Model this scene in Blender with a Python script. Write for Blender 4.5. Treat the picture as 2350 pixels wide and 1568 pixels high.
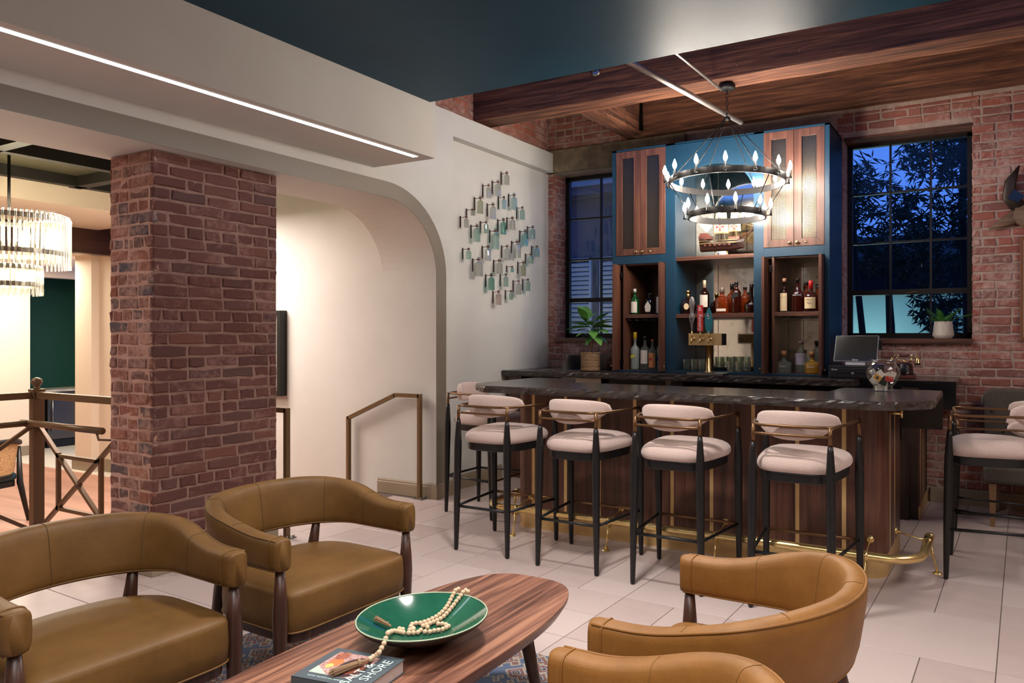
import bpy, math, random
from mathutils import Vector, Matrix
PI = math.pi
C = bpy.context.scene.collection
for o in list(bpy.data.objects):
    bpy.data.objects.remove(o)

# ------------------------------------------------------------------ camera
S = bpy.context.scene
cam_d = bpy.data.cameras.new('camera')
cam_d.sensor_width = 36.0
cam_d.lens = 36.0 * 1668.0 / 2350.0
cam_d.shift_x = -(1400.0 - 1175.0) / 2350.0
cam_d.shift_y = -(784.0 - 770.0) / 2350.0
cam_d.clip_start = 0.05
cam = bpy.data.objects.new('camera', cam_d)
C.objects.link(cam)
cam.location = (0, 0, 1.458)
cam.rotation_euler = (PI / 2, 0, math.radians(27.9))
S.camera = cam

# ------------------------------------------------------------------ world: evening sky
W = bpy.data.worlds.new('World')
S.world = W
W.use_nodes = True
bgn = W.node_tree.nodes['Background']
bgn.inputs[0].default_value = (0.085, 0.20, 0.70, 1)
bgn.inputs[1].default_value = 0.9

# ------------------------------------------------------------------ lights
def area(name, loc, size, power, color=(1, 0.86, 0.74), rot=(0, 0, 0), size_y=None, spread=PI):
    d = bpy.data.lights.new(name, 'AREA')
    d.energy = power
    d.color = color
    d.size = size
    if size_y:
        d.shape = 'RECTANGLE'
        d.size_y = size_y
    d.spread = spread
    o = bpy.data.objects.new(name, d)
    C.objects.link(o)
    o.location = loc
    o.rotation_euler = rot
    return o
WARM = (1.0, 0.93, 0.89)
area('lounge_fill', (-1.0, 0.6, 3.18), 2.0, 36, WARM, size_y=1.4, spread=2.3)  # unseen fill, added for general lounge brightness
area('seating_fill', (-1.75, 2.75, 3.195), 0.3, 24, WARM, size_y=0.3, spread=2.1)  # small unseen fill, added to brighten floor and seats here
area('lounge_rear_fill', (1.1, -0.6, 3.18), 2.2, 44, WARM, size_y=1.6, spread=2.4)  # added fill behind the camera, no fixture built
area('bar_side_fill', (1.9, 3.6, 3.18), 1.2, 41, WARM, size_y=2.2)  # added fill from the right, out of view
area('hall_fill', (-7.2, 3.9, 2.7), 1.6, 80, (1, 0.86, 0.80), size_y=0.9)  # broad added fill for the hall, without a fixture
area('hall_near_light', (-6.7, 0.7, 2.85), 1.0, 34, (1, 0.86, 0.78), size_y=1.0)
area('hall_far_fill', (-11.4, 4.9, 2.45), 1.2, 50, (1, 0.90, 0.72), size_y=1.0)  # added fill for the far end and niche
S.view_settings.view_transform = 'Standard'
S.view_settings.look = 'None'
S.view_settings.gamma = 1.0
S.view_settings.use_curve_mapping = False
S.view_settings.exposure = 0.92
S.cycles.max_bounces = 8
S.cycles.transparent_max_bounces = 16
S.cycles.sample_clamp_indirect = 6.0

# ------------------------------------------------------------------ materials
MATS = {}
def lin(c):
    return tuple(((x / 255.0) / 12.92 if x / 255.0 <= 0.04045 else ((x / 255.0 + 0.055) / 1.055) ** 2.4) for x in c)
def mat(name, rgb, rough=0.5, metal=0.0, spec=0.5, emit=None, estr=0.0, alpha=None, trans=0.0, ior=1.45, coat=0.0, sheen=0.0,
        mot=None, mot_scale=8.0, mot_lo=0.35, mot_hi=0.7, bump=0.0, bump_scale=60.0, stretch=(1, 1, 1), rand=None):
    """Principled material; rgb as sRGB 0..255, mot = second colour mixed in by noise, rand = colour mixed in per object."""
    if name in MATS:
        return MATS[name]
    m = bpy.data.materials.new(name)
    m.use_nodes = True
    nt = m.node_tree
    b = nt.nodes['Principled BSDF']
    b.inputs['Base Color'].default_value = (*lin(rgb), 1)
    b.inputs['Roughness'].default_value = rough
    b.inputs['Metallic'].default_value = metal
    b.inputs['Specular IOR Level'].default_value = spec
    b.inputs['IOR'].default_value = ior
    b.inputs['Transmission Weight'].default_value = trans
    b.inputs['Coat Weight'].default_value = coat
    b.inputs['Sheen Weight'].default_value = sheen
    if emit:
        b.inputs['Emission Color'].default_value = (*lin(emit), 1)
        b.inputs['Emission Strength'].default_value = estr
    N = nt.nodes.new
    L = nt.links.new
    tc = None
    def coords():
        nonlocal tc
        if tc is None:
            t = N('ShaderNodeTexCoord')
            mp = N('ShaderNodeMapping')
            mp.inputs['Scale'].default_value = stretch
            L(t.outputs['Object'], mp.inputs['Vector'])
            tc = mp.outputs['Vector']
        return tc
    col = None
    if mot:
        n = N('ShaderNodeTexNoise')
        n.inputs['Scale'].default_value = mot_scale
        n.inputs['Detail'].default_value = 6
        n.inputs['Roughness'].default_value = 0.62
        L(coords(), n.inputs['Vector'])
        r = N('ShaderNodeValToRGB')
        r.color_ramp.elements[0].position = mot_lo
        r.color_ramp.elements[1].position = mot_hi
        r.color_ramp.elements[0].color = (*lin(rgb), 1)
        r.color_ramp.elements[1].color = (*lin(mot), 1)
        L(n.outputs['Fac'], r.inputs['Fac'])
        col = r.outputs['Color']
    if rand:
        oi = N('ShaderNodeObjectInfo')
        mx = N('ShaderNodeMix')
        mx.data_type = 'RGBA'
        L(oi.outputs['Random'], mx.inputs['Factor'])
        if col:
            L(col, mx.inputs['A'])
        else:
            mx.inputs['A'].default_value = (*lin(rgb), 1)
        mx.inputs['B'].default_value = (*lin(rand), 1)
        col = mx.outputs['Result']
    if col:
        L(col, b.inputs['Base Color'])
    if bump:
        n2 = N('ShaderNodeTexNoise')
        n2.inputs['Scale'].default_value = bump_scale
        n2.inputs['Detail'].default_value = 4
        L(coords(), n2.inputs['Vector'])
        bp = N('ShaderNodeBump')
        bp.inputs['Strength'].default_value = bump
        bp.inputs['Distance'].default_value = 0.01
        L(n2.outputs['Fac'], bp.inputs['Height'])
        L(bp.outputs['Normal'], b.inputs['Normal'])
    MATS[name] = m
    return m

def wood(name, dark, mid, light, axis='z', scale=1.0, rough=0.4, bump=0.05, contrast=1.0, coat=0.0):
    """Grained timber, the grain running along the given local axis."""
    if name in MATS:
        return MATS[name]
    m = bpy.data.materials.new(name)
    m.use_nodes = True
    nt = m.node_tree
    N = nt.nodes.new
    L = nt.links.new
    b = nt.nodes['Principled BSDF']
    b.inputs['Roughness'].default_value = rough
    b.inputs['Coat Weight'].default_value = coat
    t = N('ShaderNodeTexCoord')
    mp = N('ShaderNodeMapping')
    sc = [26 * scale] * 3
    sc['xyz'.index(axis)] = 1.3 * scale
    mp.inputs['Scale'].default_value = sc
    oi = N('ShaderNodeObjectInfo')
    vm = N('ShaderNodeVectorMath')
    vm.operation = 'SCALE'
    vm.inputs[0].default_value = (7.3, 3.1, 5.7)
    L(oi.outputs['Random'], vm.inputs['Scale'])
    va = N('ShaderNodeVectorMath')
    va.operation = 'ADD'
    L(t.outputs['Object'], va.inputs[0])
    L(vm.outputs['Vector'], va.inputs[1])
    L(va.outputs['Vector'], mp.inputs['Vector'])
    n = N('ShaderNodeTexNoise')
    n.inputs['Scale'].default_value = 1.0
    n.inputs['Detail'].default_value = 7
    n.inputs['Roughness'].default_value = 0.6
    n.inputs['Distortion'].default_value = 0.7
    L(mp.outputs['Vector'], n.inputs['Vector'])
    r = N('ShaderNodeValToRGB')
    e = r.color_ramp.elements
    e[0].position = 0.5 - 0.2 / contrast
    e[0].color = (*lin(dark), 1)
    e[1].position = 0.5 + 0.22 / contrast
    e[1].color = (*lin(light), 1)
    k = e.new(0.5)
    k.color = (*lin(mid), 1)
    L(n.outputs['Fac'], r.inputs['Fac'])
    L(r.outputs['Color'], b.inputs['Base Color'])
    if bump:
        bp = N('ShaderNodeBump')
        bp.inputs['Strength'].default_value = bump
        bp.inputs['Distance'].default_value = 0.01
        L(n.outputs['Fac'], bp.inputs['Height'])
        L(bp.outputs['Normal'], b.inputs['Normal'])
    MATS[name] = m
    return m

def glass(name, tint=(235, 245, 240), gloss=0.12, rough=0.0, body=0.0, bodycol=None):
    """Thin clear glass: see-through with a fresnel gloss, optionally with some body colour."""
    if name in MATS:
        return MATS[name]
    m = bpy.data.materials.new(name)
    m.use_nodes = True
    nt = m.node_tree
    N = nt.nodes.new
    L = nt.links.new
    for nd in list(nt.nodes):
        nt.nodes.remove(nd)
    out = N('ShaderNodeOutputMaterial')
    tr = N('ShaderNodeBsdfTransparent')
    tr.inputs[0].default_value = (*lin(tint), 1)
    src = tr.outputs[0]
    if body:
        df = N('ShaderNodeBsdfDiffuse')
        df.inputs[0].default_value = (*lin(bodycol or tint), 1)
        mb = N('ShaderNodeMixShader')
        mb.inputs[0].default_value = body
        L(src, mb.inputs[1])
        L(df.outputs[0], mb.inputs[2])
        src = mb.outputs[0]
    gl = N('ShaderNodeBsdfGlossy')
    gl.inputs['Roughness'].default_value = rough
    fr = N('ShaderNodeLayerWeight')
    fr.inputs[0].default_value = gloss
    mx = N('ShaderNodeMixShader')
    L(fr.outputs['Facing'], mx.inputs[0])
    L(src, mx.inputs[1])
    L(gl.outputs[0], mx.inputs[2])
    L(mx.outputs[0], out.inputs[0])
    MATS[name] = m
    return m

# ------------------------------------------------------------------ mesh building
class MB:
    def __init__(s):
        s.v = []
        s.f = []
    def add(s, vs, fs):
        o = len(s.v)
        s.v += [tuple(p) for p in vs]
        s.f += [tuple(i + o for i in f) for f in fs]
        return s
    def box(s, x0, x1, y0, y1, z0, z1, M=None):
        vs = [Vector(p) for p in ((x0, y0, z0), (x1, y0, z0), (x1, y1, z0), (x0, y1, z0), (x0, y0, z1), (x1, y0, z1), (x1, y1, z1), (x0, y1, z1))]
        if M:
            vs = [M @ p for p in vs]
        return s.add(vs, [(0, 3, 2, 1), (4, 5, 6, 7), (0, 1, 5, 4), (1, 2, 6, 5), (2, 3, 7, 6), (3, 0, 4, 7)])
    def cbox(s, c, size, M=None):
        return s.box(c[0] - size[0] / 2, c[0] + size[0] / 2, c[1] - size[1] / 2, c[1] + size[1] / 2, c[2] - size[2] / 2, c[2] + size[2] / 2, M)
    def loft(s, rings, closed=True, cap=True):
        n = len(rings[0])
        o = len(s.v)
        for r in rings:
            s.v += [tuple(p) for p in r]
        m = n if closed else n - 1
        for i in range(len(rings) - 1):
            for j in range(m):
                a = o + i * n + j
                b = o + i * n + (j + 1) % n
                s.f.append((a, b, b + n, a + n))
        if cap and closed:
            s.f.append(tuple(o + j for j in reversed(range(n))))
            s.f.append(tuple(o + (len(rings) - 1) * n + j for j in range(n)))
        return s
    def lathe(s, prof, n=24, c=(0, 0, 0), sx=1.0, sy=1.0, cap=True, M=None):
        rings = []
        for r, z in prof:
            ring = [Vector((c[0] + r * sx * math.cos(2 * PI * k / n), c[1] + r * sy * math.sin(2 * PI * k / n), c[2] + z)) for k in range(n)]
            if M:
                ring = [M @ p for p in ring]
            rings.append(ring)
        return s.loft(rings, cap=cap)
    def tube(s, pts, r, n=8, closed=False, cap=True):
        """Round bar along points; r a number or one radius for each point."""
        pts = [Vector(p) for p in pts]
        k = len(pts)
        rr = [r] * k if isinstance(r, (int, float)) else list(r)
        rings = []
        prev = None
        for i, p in enumerate(pts):
            if closed:
                t = pts[(i + 1) % k] - pts[i - 1]
            else:
                t = pts[min(i + 1, k - 1)] - pts[max(i - 1, 0)]
            t.normalize()
            if prev is None:
                a = Vector((0, 0, 1)) if abs(t.z) < 0.9 else Vector((1, 0, 0))
                u = t.cross(a).normalized()
            else:
                u = prev - t * prev.dot(t)
                u = u.normalized() if u.length > 1e-6 else t.orthogonal().normalized()
            prev = u
            w = t.cross(u)
            rings.append([p + (u * math.cos(2 * PI * j / n) + w * math.sin(2 * PI * j / n)) * rr[i] for j in range(n)])
        if closed:
            rings.append(rings[0])
            return s.loft(rings, cap=False)
        return s.loft(rings, cap=cap)
    def bar(s, a, b, w, h=None, up=(0, 0, 1)):
        """Square bar from a to b."""
        a = Vector(a)
        b = Vector(b)
        h = h or w
        t = (b - a).normalized()
        u = t.cross(Vector(up))
        u = u.normalized() if u.length > 1e-5 else Vector((1, 0, 0))
        q = u.cross(t)
        r = lambda p: [p + u * w / 2 + q * h / 2, p - u * w / 2 + q * h / 2, p - u * w / 2 - q * h / 2, p + u * w / 2 - q * h / 2]
        return s.loft([r(a), r(b)])
    def prism(s, poly, d0, d1, f):
        """Polygon (a, b) pushed from d0 to d1; f(a, b, d) gives the point."""
        return s.loft([[f(a, b, d0) for a, b in poly], [f(a, b, d1) for a, b in poly]])
    def ball(s, c, r, n=12, m=8, sz=1.0):
        return s.lathe([(max(1e-4, r * math.sin(PI * i / m)), -r * sz * math.cos(PI * i / m)) for i in range(m + 1)], n, c)
    def build(s, name, m, parent=None, smooth=False, bevel=0.0, loc=(0, 0, 0), rot=(0, 0, 0), sub=0, seg=2, fix=True):
        me = bpy.data.meshes.new(name)
        me.from_pydata(s.v, [], s.f)
        if fix:
            import bmesh
            bm = bmesh.new()
            bm.from_mesh(me)
            bmesh.ops.recalc_face_normals(bm, faces=bm.faces)
            bm.to_mesh(me)
            bm.free()
        return link(name, me, m, parent, smooth, bevel, loc, rot, sub, seg)

def link(name, me, m, parent=None, smooth=False, bevel=0.0, loc=(0, 0, 0), rot=(0, 0, 0), sub=0, seg=2):
    if m is not None and not me.materials:
        me.materials.append(m)
    if smooth:
        for p in me.polygons:
            p.use_smooth = True
    o = bpy.data.objects.new(name, me)
    C.objects.link(o)
    o.location = loc
    o.rotation_euler = rot
    if parent is not None:
        o.parent = parent
    if bevel:
        md = o.modifiers.new('bevel', 'BEVEL')
        md.width = bevel
        md.segments = seg
        md.limit_method = 'ANGLE'
        md.angle_limit = math.radians(40)
        if smooth is False and seg > 1:
            pass
    if sub:
        md = o.modifiers.new('sub', 'SUBSURF')
        md.levels = sub
        md.render_levels = sub
    return o

def thing(name, label, cat, loc=(0, 0, 0), rz=0.0, group=None):
    o = bpy.data.objects.new(name, None)
    C.objects.link(o)
    o.empty_display_size = 0.1
    o.location = loc
    o.rotation_euler = (0, 0, rz)
    return tag(o, label, cat, group)
def tag(o, label, cat, group=None):
    o['label'] = label
    o['category'] = cat
    if group:
        o['group'] = group
    return o
def struct(o):
    o['kind'] = 'structure'
    return o
def troot(name, loc=(0, 0, 0)):
    o = bpy.data.objects.new(name, None)
    C.objects.link(o)
    o.location = loc
    o['kind'] = 'structure'
    return o
def dup(root, loc, rz, label=None, group=None):
    def cp(o, par):
        c = o.copy()
        C.objects.link(c)
        c.parent = par
        for ch in o.children:
            cp(ch, c)
        return c
    r = cp(root, None)
    r.location = loc
    r.rotation_euler = (0, 0, rz)
    if label:
        r['label'] = label
    if group:
        r['group'] = group
    return r
def text_mesh(name, body, size, m, parent, M, extrude=0.0004, align='CENTER', spacing=1.0, shear=0.0):
    """Flat lettering as a mesh; M places the local xy plane of the letters."""
    cu = bpy.data.curves.new(name, 'FONT')
    cu.body = body
    cu.size = size
    cu.extrude = extrude
    cu.align_x = align
    cu.align_y = 'CENTER'
    cu.resolution_u = 2
    cu.space_character = spacing
    cu.shear = shear
    tmp = bpy.data.objects.new('tmp', cu)
    C.objects.link(tmp)
    bpy.context.view_layer.update()
    dg = bpy.context.evaluated_depsgraph_get()
    me = bpy.data.meshes.new_from_object(tmp.evaluated_get(dg))
    bpy.data.objects.remove(tmp)
    me.transform(M)
    me.name = name
    me.materials.clear()
    return link(name, me, m, parent)
def frame(o, x, y):
    """Matrix whose local x, y axes are the given world directions, at o."""
    x = Vector(x).normalized()
    y = Vector(y).normalized()
    z = x.cross(y)
    return Matrix(((x.x, y.x, z.x, o[0]), (x.y, y.y, z.y, o[1]), (x.z, y.z, z.z, o[2]), (0, 0, 0, 1)))
def round_poly(pts, r, n=6):
    """Round every corner of a convex polygon."""
    out = []
    k = len(pts)
    for i in range(k):
        p = Vector(pts[i]).to_2d()
        a = Vector(pts[i - 1]).to_2d() - p
        b = Vector(pts[(i + 1) % k]).to_2d() - p
        ri = r[i] if isinstance(r, (list, tuple)) else r
        if ri <= 0:
            out.append((p.x, p.y))
            continue
        a.normalize()
        b.normalize()
        ang = math.acos(max(-1, min(1, a.dot(b))))
        d = ri / math.tan(ang / 2)
        c = p + (a + b).normalized() * (ri / math.sin(ang / 2))
        s0 = p + a * d - c
        s1 = p + b * d - c
        a0 = math.atan2(s0.y, s0.x)
        a1 = math.atan2(s1.y, s1.x)
        dd = (a1 - a0 + PI) % (2 * PI) - PI
        for q in range(n + 1):
            t = a0 + dd * q / n
            out.append((c.x + ri * math.cos(t), c.y + ri * math.sin(t)))
    return out
RNG = random.Random(7)

# ------------------------------------------------------------------ palette
M_white = mat('warm_white_paint', (200, 198, 192), 0.72, mot=(192, 190, 184), mot_scale=1.2, bump=0.02, bump_scale=90)
M_blue = mat('dark_blue_ceiling_paint', (22, 62, 82), 0.46, spec=0.16, mot=(19, 55, 74), mot_scale=2.0, bump=0.03, bump_scale=40)
M_taupe = mat('taupe_paint', (122, 112, 98), 0.5)
M_tan = mat('tan_baseboard_paint', (142, 127, 106), 0.5)
M_mortar = mat('mortar', (150, 118, 106), 0.95, mot=(126, 96, 84), mot_scale=14, bump=0.6, bump_scale=70)
M_mortar2 = mat('grey_mortar', (176, 154, 140), 0.95, mot=(150, 130, 116), mot_scale=14, bump=0.6, bump_scale=70)
M_grout = mat('tile_grout', (98, 86, 82), 0.9)
M_black = mat('black_paint', (14, 14, 15), 0.35)
M_blackm = mat('black_metal', (16, 16, 18), 0.4, 0.6)
M_brass = mat('polished_brass', (238, 208, 142), 0.24, 0.85)
M_brass2 = mat('satin_brass', (222, 190, 134), 0.42, 0.45, mot=(204, 168, 110), mot_scale=5)
M_bronze = mat('bronze_paint', (112, 88, 60), 0.4, 0.35)
M_steel = mat('steel', (150, 148, 142), 0.3, 1.0)
M_gold = mat('gold', (222, 190, 120), 0.2, 1.0)
M_paper = mat('paper', (224, 214, 198), 0.8)
M_red = mat('red_print', (196, 42, 38), 0.5)
M_whitep = mat('white_print', (235, 232, 226), 0.5)
M_walnut_z = wood('walnut_upright', (58, 34, 25), (86, 53, 40), (112, 74, 56), 'z', 1.0)
M_walnut_x = wood('walnut_lengthwise', (60, 36, 27), (92, 58, 44), (120, 80, 61), 'x', 1.0)
M_walnut_y = wood('walnut_crosswise', (72, 44, 34), (112, 73, 57), (152, 108, 84), 'y', 1.0, 0.36, contrast=1.5)
M_darkwood = wood('dark_walnut', (30, 18, 12), (46, 28, 20), (62, 40, 28), 'z', 1.3)
M_timber = wood('old_timber', (52, 29, 20), (96, 57, 39), (146, 96, 66), 'x', 1.0, 0.8, 0.5, contrast=1.15)
M_timber_y = wood('old_timber_joist', (52, 29, 20), (96, 57, 39), (146, 96, 66), 'y', 1.0, 0.8, 0.5, contrast=1.15)
# ================================================================== brick work
def brick_mat(name, cols, chalk=(196, 168, 156), chalk_lo=0.56, chalk_hi=0.72):
    m = bpy.data.materials.new(name)
    m.use_nodes = True
    nt = m.node_tree
    N = nt.nodes.new
    L = nt.links.new
    b = nt.nodes['Principled BSDF']
    b.inputs['Roughness'].default_value = 0.85
    oi = N('ShaderNodeObjectInfo')
    r = N('ShaderNodeValToRGB')
    e = r.color_ramp.elements
    while len(e) < len(cols):
        e.new(0.5)
    for i, c in enumerate(cols):
        e[i].position = i / (len(cols) - 1)
        e[i].color = (*lin(c), 1)
    L(oi.outputs['Random'], r.inputs['Fac'])
    t = N('ShaderNodeTexCoord')
    va = N('ShaderNodeVectorMath')
    va.operation = 'ADD'
    L(t.outputs['Object'], va.inputs[0])
    L(oi.outputs['Location'], va.inputs[1])
    n = N('ShaderNodeTexNoise')
    n.inputs['Scale'].default_value = 22
    n.inputs['Detail'].default_value = 8
    n.inputs['Roughness'].default_value = 0.72
    L(va.outputs['Vector'], n.inputs['Vector'])
    n3 = N('ShaderNodeTexNoise')
    n3.inputs['Scale'].default_value = 3.1
    n3.inputs['Detail'].default_value = 3
    L(va.outputs['Vector'], n3.inputs['Vector'])
    ad = N('ShaderNodeMath')
    ad.operation = 'MULTIPLY_ADD'
    ad.inputs[1].default_value = 0.5
    L(n3.outputs['Fac'], ad.inputs[0])
    hf = N('ShaderNodeMath')
    hf.operation = 'MULTIPLY'
    hf.inputs[1].default_value = 0.55
    L(n.outputs['Fac'], hf.inputs[0])
    L(hf.outputs[0], ad.inputs[2])
    r2 = N('ShaderNodeValToRGB')
    r2.color_ramp.elements[0].position = chalk_lo
    r2.color_ramp.elements[1].position = chalk_hi
    r2.color_ramp.elements[0].color = (0, 0, 0, 1)
    r2.color_ramp.elements[1].color = (0.85, 0.85, 0.85, 1)
    L(ad.outputs[0], r2.inputs['Fac'])
    mx = N('ShaderNodeMix')
    mx.data_type = 'RGBA'
    L(r2.outputs['Color'], mx.inputs['Factor'])
    L(r.outputs['Color'], mx.inputs['A'])
    mx.inputs['B'].default_value = (*lin(chalk), 1)
    n4 = N('ShaderNodeTexNoise')
    n4.inputs['Scale'].default_value = 60
    n4.inputs['Detail'].default_value = 3
    L(va.outputs['Vector'], n4.inputs['Vector'])
    mul = N('ShaderNodeMix')
    mul.data_type = 'RGBA'
    mul.blend_type = 'MULTIPLY'
    mul.inputs['Factor'].default_value = 0.45
    L(mx.outputs['Result'], mul.inputs['A'])
    L(n4.outputs['Color'], mul.inputs['B'])
    L(mx.outputs['Result'], b.inputs['Base Color'])
    bp = N('ShaderNodeBump')
    bp.inputs['Strength'].default_value = 0.55
    bp.inputs['Distance'].default_value = 0.008
    L(n.outputs['Fac'], bp.inputs['Height'])
    L(bp.outputs['Normal'], b.inputs['Normal'])
    MATS[name] = m
    return m
M_brick = brick_mat('column_brick', [(84, 52, 46), (100, 58, 50), (90, 52, 44), (106, 66, 57), (86, 58, 54), (112, 68, 56)], chalk=(150, 112, 104), chalk_lo=0.55, chalk_hi=0.74)
M_brick_end = brick_mat('column_brick_weathered_lit', [(88, 72, 68), (140, 82, 62), (120, 74, 62), (74, 74, 80), (150, 92, 70), (112, 80, 70)], chalk=(180, 142, 126), chalk_lo=0.50, chalk_hi=0.62)  # weathered mix, also lightened for the hall light on the column's left face
M_brick2 = brick_mat('wall_brick', [(130, 78, 66), (152, 92, 78), (144, 82, 66), (124, 80, 72), (158, 104, 90), (138, 86, 74)], chalk=(188, 162, 150), chalk_lo=0.51, chalk_hi=0.68)

BRICKS = {}
def brick_mesh(w, h, d, var, m):
    key = (round(w * 200), round(h * 500), var, m.name)
    if key in BRICKS:
        return BRICKS[key]
    w = key[0] / 200.0
    rg = random.Random(hash((key[0], key[1], var)) & 0xffff)
    j = lambda a: rg.uniform(-a, a) * 1.5
    q = 0.006
    vs = [(-w / 2, d, 0), (w / 2, d, 0), (w / 2, d, h), (-w / 2, d, h)]
    mid = [(-w / 2 + j(.003), q, j(.003)), (j(.006), q, j(.003)), (w / 2 + j(.003), q, j(.003)), (w / 2 + j(.003), q, h + j(.003)), (j(.006), q, h + j(.003)), (-w / 2 + j(.003), q, h + j(.003))]
    fr = []
    for (x, y, z) in mid:
        sx = 0.007 if x < -w / 4 else (-0.007 if x > w / 4 else 0)
        sz = 0.006 if z < h / 2 else -0.006
        fr.append((x + sx + j(.002), j(.003), z + sz + j(.002)))
    vs += mid + fr
    fs = [(0, 1, 6, 5, 4), (1, 2, 7, 6), (2, 3, 9, 8, 7), (3, 0, 4, 9)]
    for i in range(6):
        a = 4 + i
        b = 4 + (i + 1) % 6
        fs.append((a, b, b + 6, a + 6))
    fs += [(10, 11, 14, 15), (11, 12, 13, 14)]
    me = bpy.data.meshes.new('brick')
    me.from_pydata(vs, [], fs)
    me.materials.append(m)
    BRICKS[key] = me
    return me
def lay_bricks(parent, origin, rz, length, z0, z1, m, holes=(), course=0.0745, bl=0.232, joint=0.0135, seed=1, headers=6, skip=None):
    """Courses of single bricks along local x from origin; local -y is the visible side."""
    rg = random.Random(seed)
    n = 0
    ca, sa = math.cos(rz), math.sin(rz)
    row = 0
    z = z0
    while z < z1 - 0.02:
        h = min(course, z1 - z) - joint
        if h > 0.02:
            hd = headers and row % headers == headers - 2
            step = bl / 2 if hd else bl
            x = -(step / 2 if row % 2 else 0.0) - rg.uniform(0, 0.02)
            while x < length:
                w = step
                if not hd and rg.random() < 0.10:
                    w = step / 2
                a, b = max(0.0, x), min(length, x + w - joint)
                segs = [(a, b)]
                for (hx0, hx1, hz0, hz1) in holes:
                    if z + h > hz0 + 0.012 and z < hz1 - 0.012:
                        ns = []
                        for (p, q) in segs:
                            if q <= hx0 or p >= hx1:
                                ns.append((p, q))
                            else:
                                if p < hx0:
                                    ns.append((p, hx0))
                                if q > hx1:
                                    ns.append((hx1, q))
                        segs = ns
                for (p, q) in segs:
                    if q - p > 0.02 and not (skip and skip((p + q) / 2, z)):
                        me = brick_mesh(q - p, h, 0.03, rg.randrange(4), m)
                        o = bpy.data.objects.new('brick', me)
                        C.objects.link(o)
                        c = (p + q) / 2
                        dep = rg.uniform(-0.003, 0.003)
                        o.location = (origin[0] + ca * c - sa * dep, origin[1] + sa * c + ca * dep, z + joint / 2 + rg.uniform(-.002, .002))
                        o.rotation_euler = (rg.uniform(-.01, .01), rg.uniform(-.008, .008), rz)
                        o.parent = parent
                        n += 1
                x += w
        row += 1
        z += course
    return n

# ================================================================== floor
fl_base = MB().box(-5.09, 2.6, -2.4, 7.3, -0.12, -0.004).build('floor', M_grout)
struct(fl_base)
M_tile = mat('stone_tile', (186, 168, 162), 0.34, mot=(172, 153, 148), mot_scale=3.0, stretch=(1.0, 3.2, 1.0), mot_lo=0.3, mot_hi=0.75, rand=(194, 178, 172), bump=0.03, bump_scale=30)
TS = 0.3048
tr = math.radians(-1.75)
tc_, ts_ = math.cos(tr), math.sin(tr)
g = 0.0042
def tile_mesh(w, l):
    mb = MB()
    b = 0.0015
    r = lambda s, z: [(-w / 2 + s, -l / 2 + s, z), (w / 2 - s, -l / 2 + s, z), (w / 2 - s, l / 2 - s, z), (-w / 2 + s, l / 2 - s, z)]
    mb.loft([r(0, -0.004), r(0, -0.0012), r(b, 0)])
    me = bpy.data.meshes.new('floor_tile')
    me.from_pydata(mb.v, [], mb.f)
    me.materials.append(M_tile)
    return me
tile_v = tile_mesh(TS - g, 2 * TS - g)
n_tile = 0
for ci in range(-10, 5):
    for cj in range(-7, 7):
        ox, oy = ci * 2, cj * 2
        horiz = (ci + cj) % 2 == 1
        for k in range(2):
            a, b_, rot = (ox + 1, oy + 0.5 + k, PI / 2) if horiz else (ox + 0.5 + k, oy + 1, 0)
            X, Y = a * TS, b_ * TS
            wx, wy = 0.0045 + tc_ * X - ts_ * Y, 3.5576 + ts_ * X + tc_ * Y
            if not (-4.9 < wx < 1.75 and 0.75 < wy < 7.25) or (wx < -4.6 and wy > 4.9):
                continue
            o = link('floor_tile', tile_v, None, fl_base, loc=(wx, wy, 0), rot=(0, 0, tr + rot))
            n_tile += 1
# the rest of the floor behind the camera, out of sight
MB().box(-5.0, 2.5, -2.4, 0.62, -0.004, 0.0).build('floor_field', M_tile, fl_base)

# ================================================================== ceilings
ceil = struct(MB().box(-3.747, 2.6, -2.4, 4.19, 3.209, 3.33).build('ceiling', M_blue))
deck = struct(wood('dark_ceiling_boards', (24, 15, 11), (38, 24, 17), (54, 34, 24), 'y', 0.5, 0.8) and MB().box(-4.9, 2.6, 4.1, 7.3, 4.25, 4.35).build('ceiling', MATS['dark_ceiling_boards']))

# ================================================================== left wall with the arch
XL, XB = -4.387, -5.033
YA, ZA, RA = 4.985, 2.588, 0.60
def arch_pts(inset=0.0, y0=-0.05, n=14):
    """(y, z) along the arch opening from the far jamb over the top to the near jamb."""
    r = RA + inset
    ya, za, yb = YA + inset, ZA + inset, y0 - inset
    pts = [(ya, 0.0)]
    for k in range(n + 1):
        t = PI / 2 * k / n
        pts.append((ya - r + r * math.cos(t), za - r + r * math.sin(t)))
    for k in range(n + 1):
        t = PI / 2 + PI / 2 * k / n
        pts.append((yb + r + r * math.cos(t), za - r + r * math.sin(t)))
    pts.append((yb, 0.0))
    return pts
ap = arch_pts()
wl = MB()
ZT = 3.5
outer = []
for (y, z) in ap:
    if z <= 0.001:
        outer.append((5.214 if y > 0 else -2.4, 0.0))
    else:
        outer.append((y, z))
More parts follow.
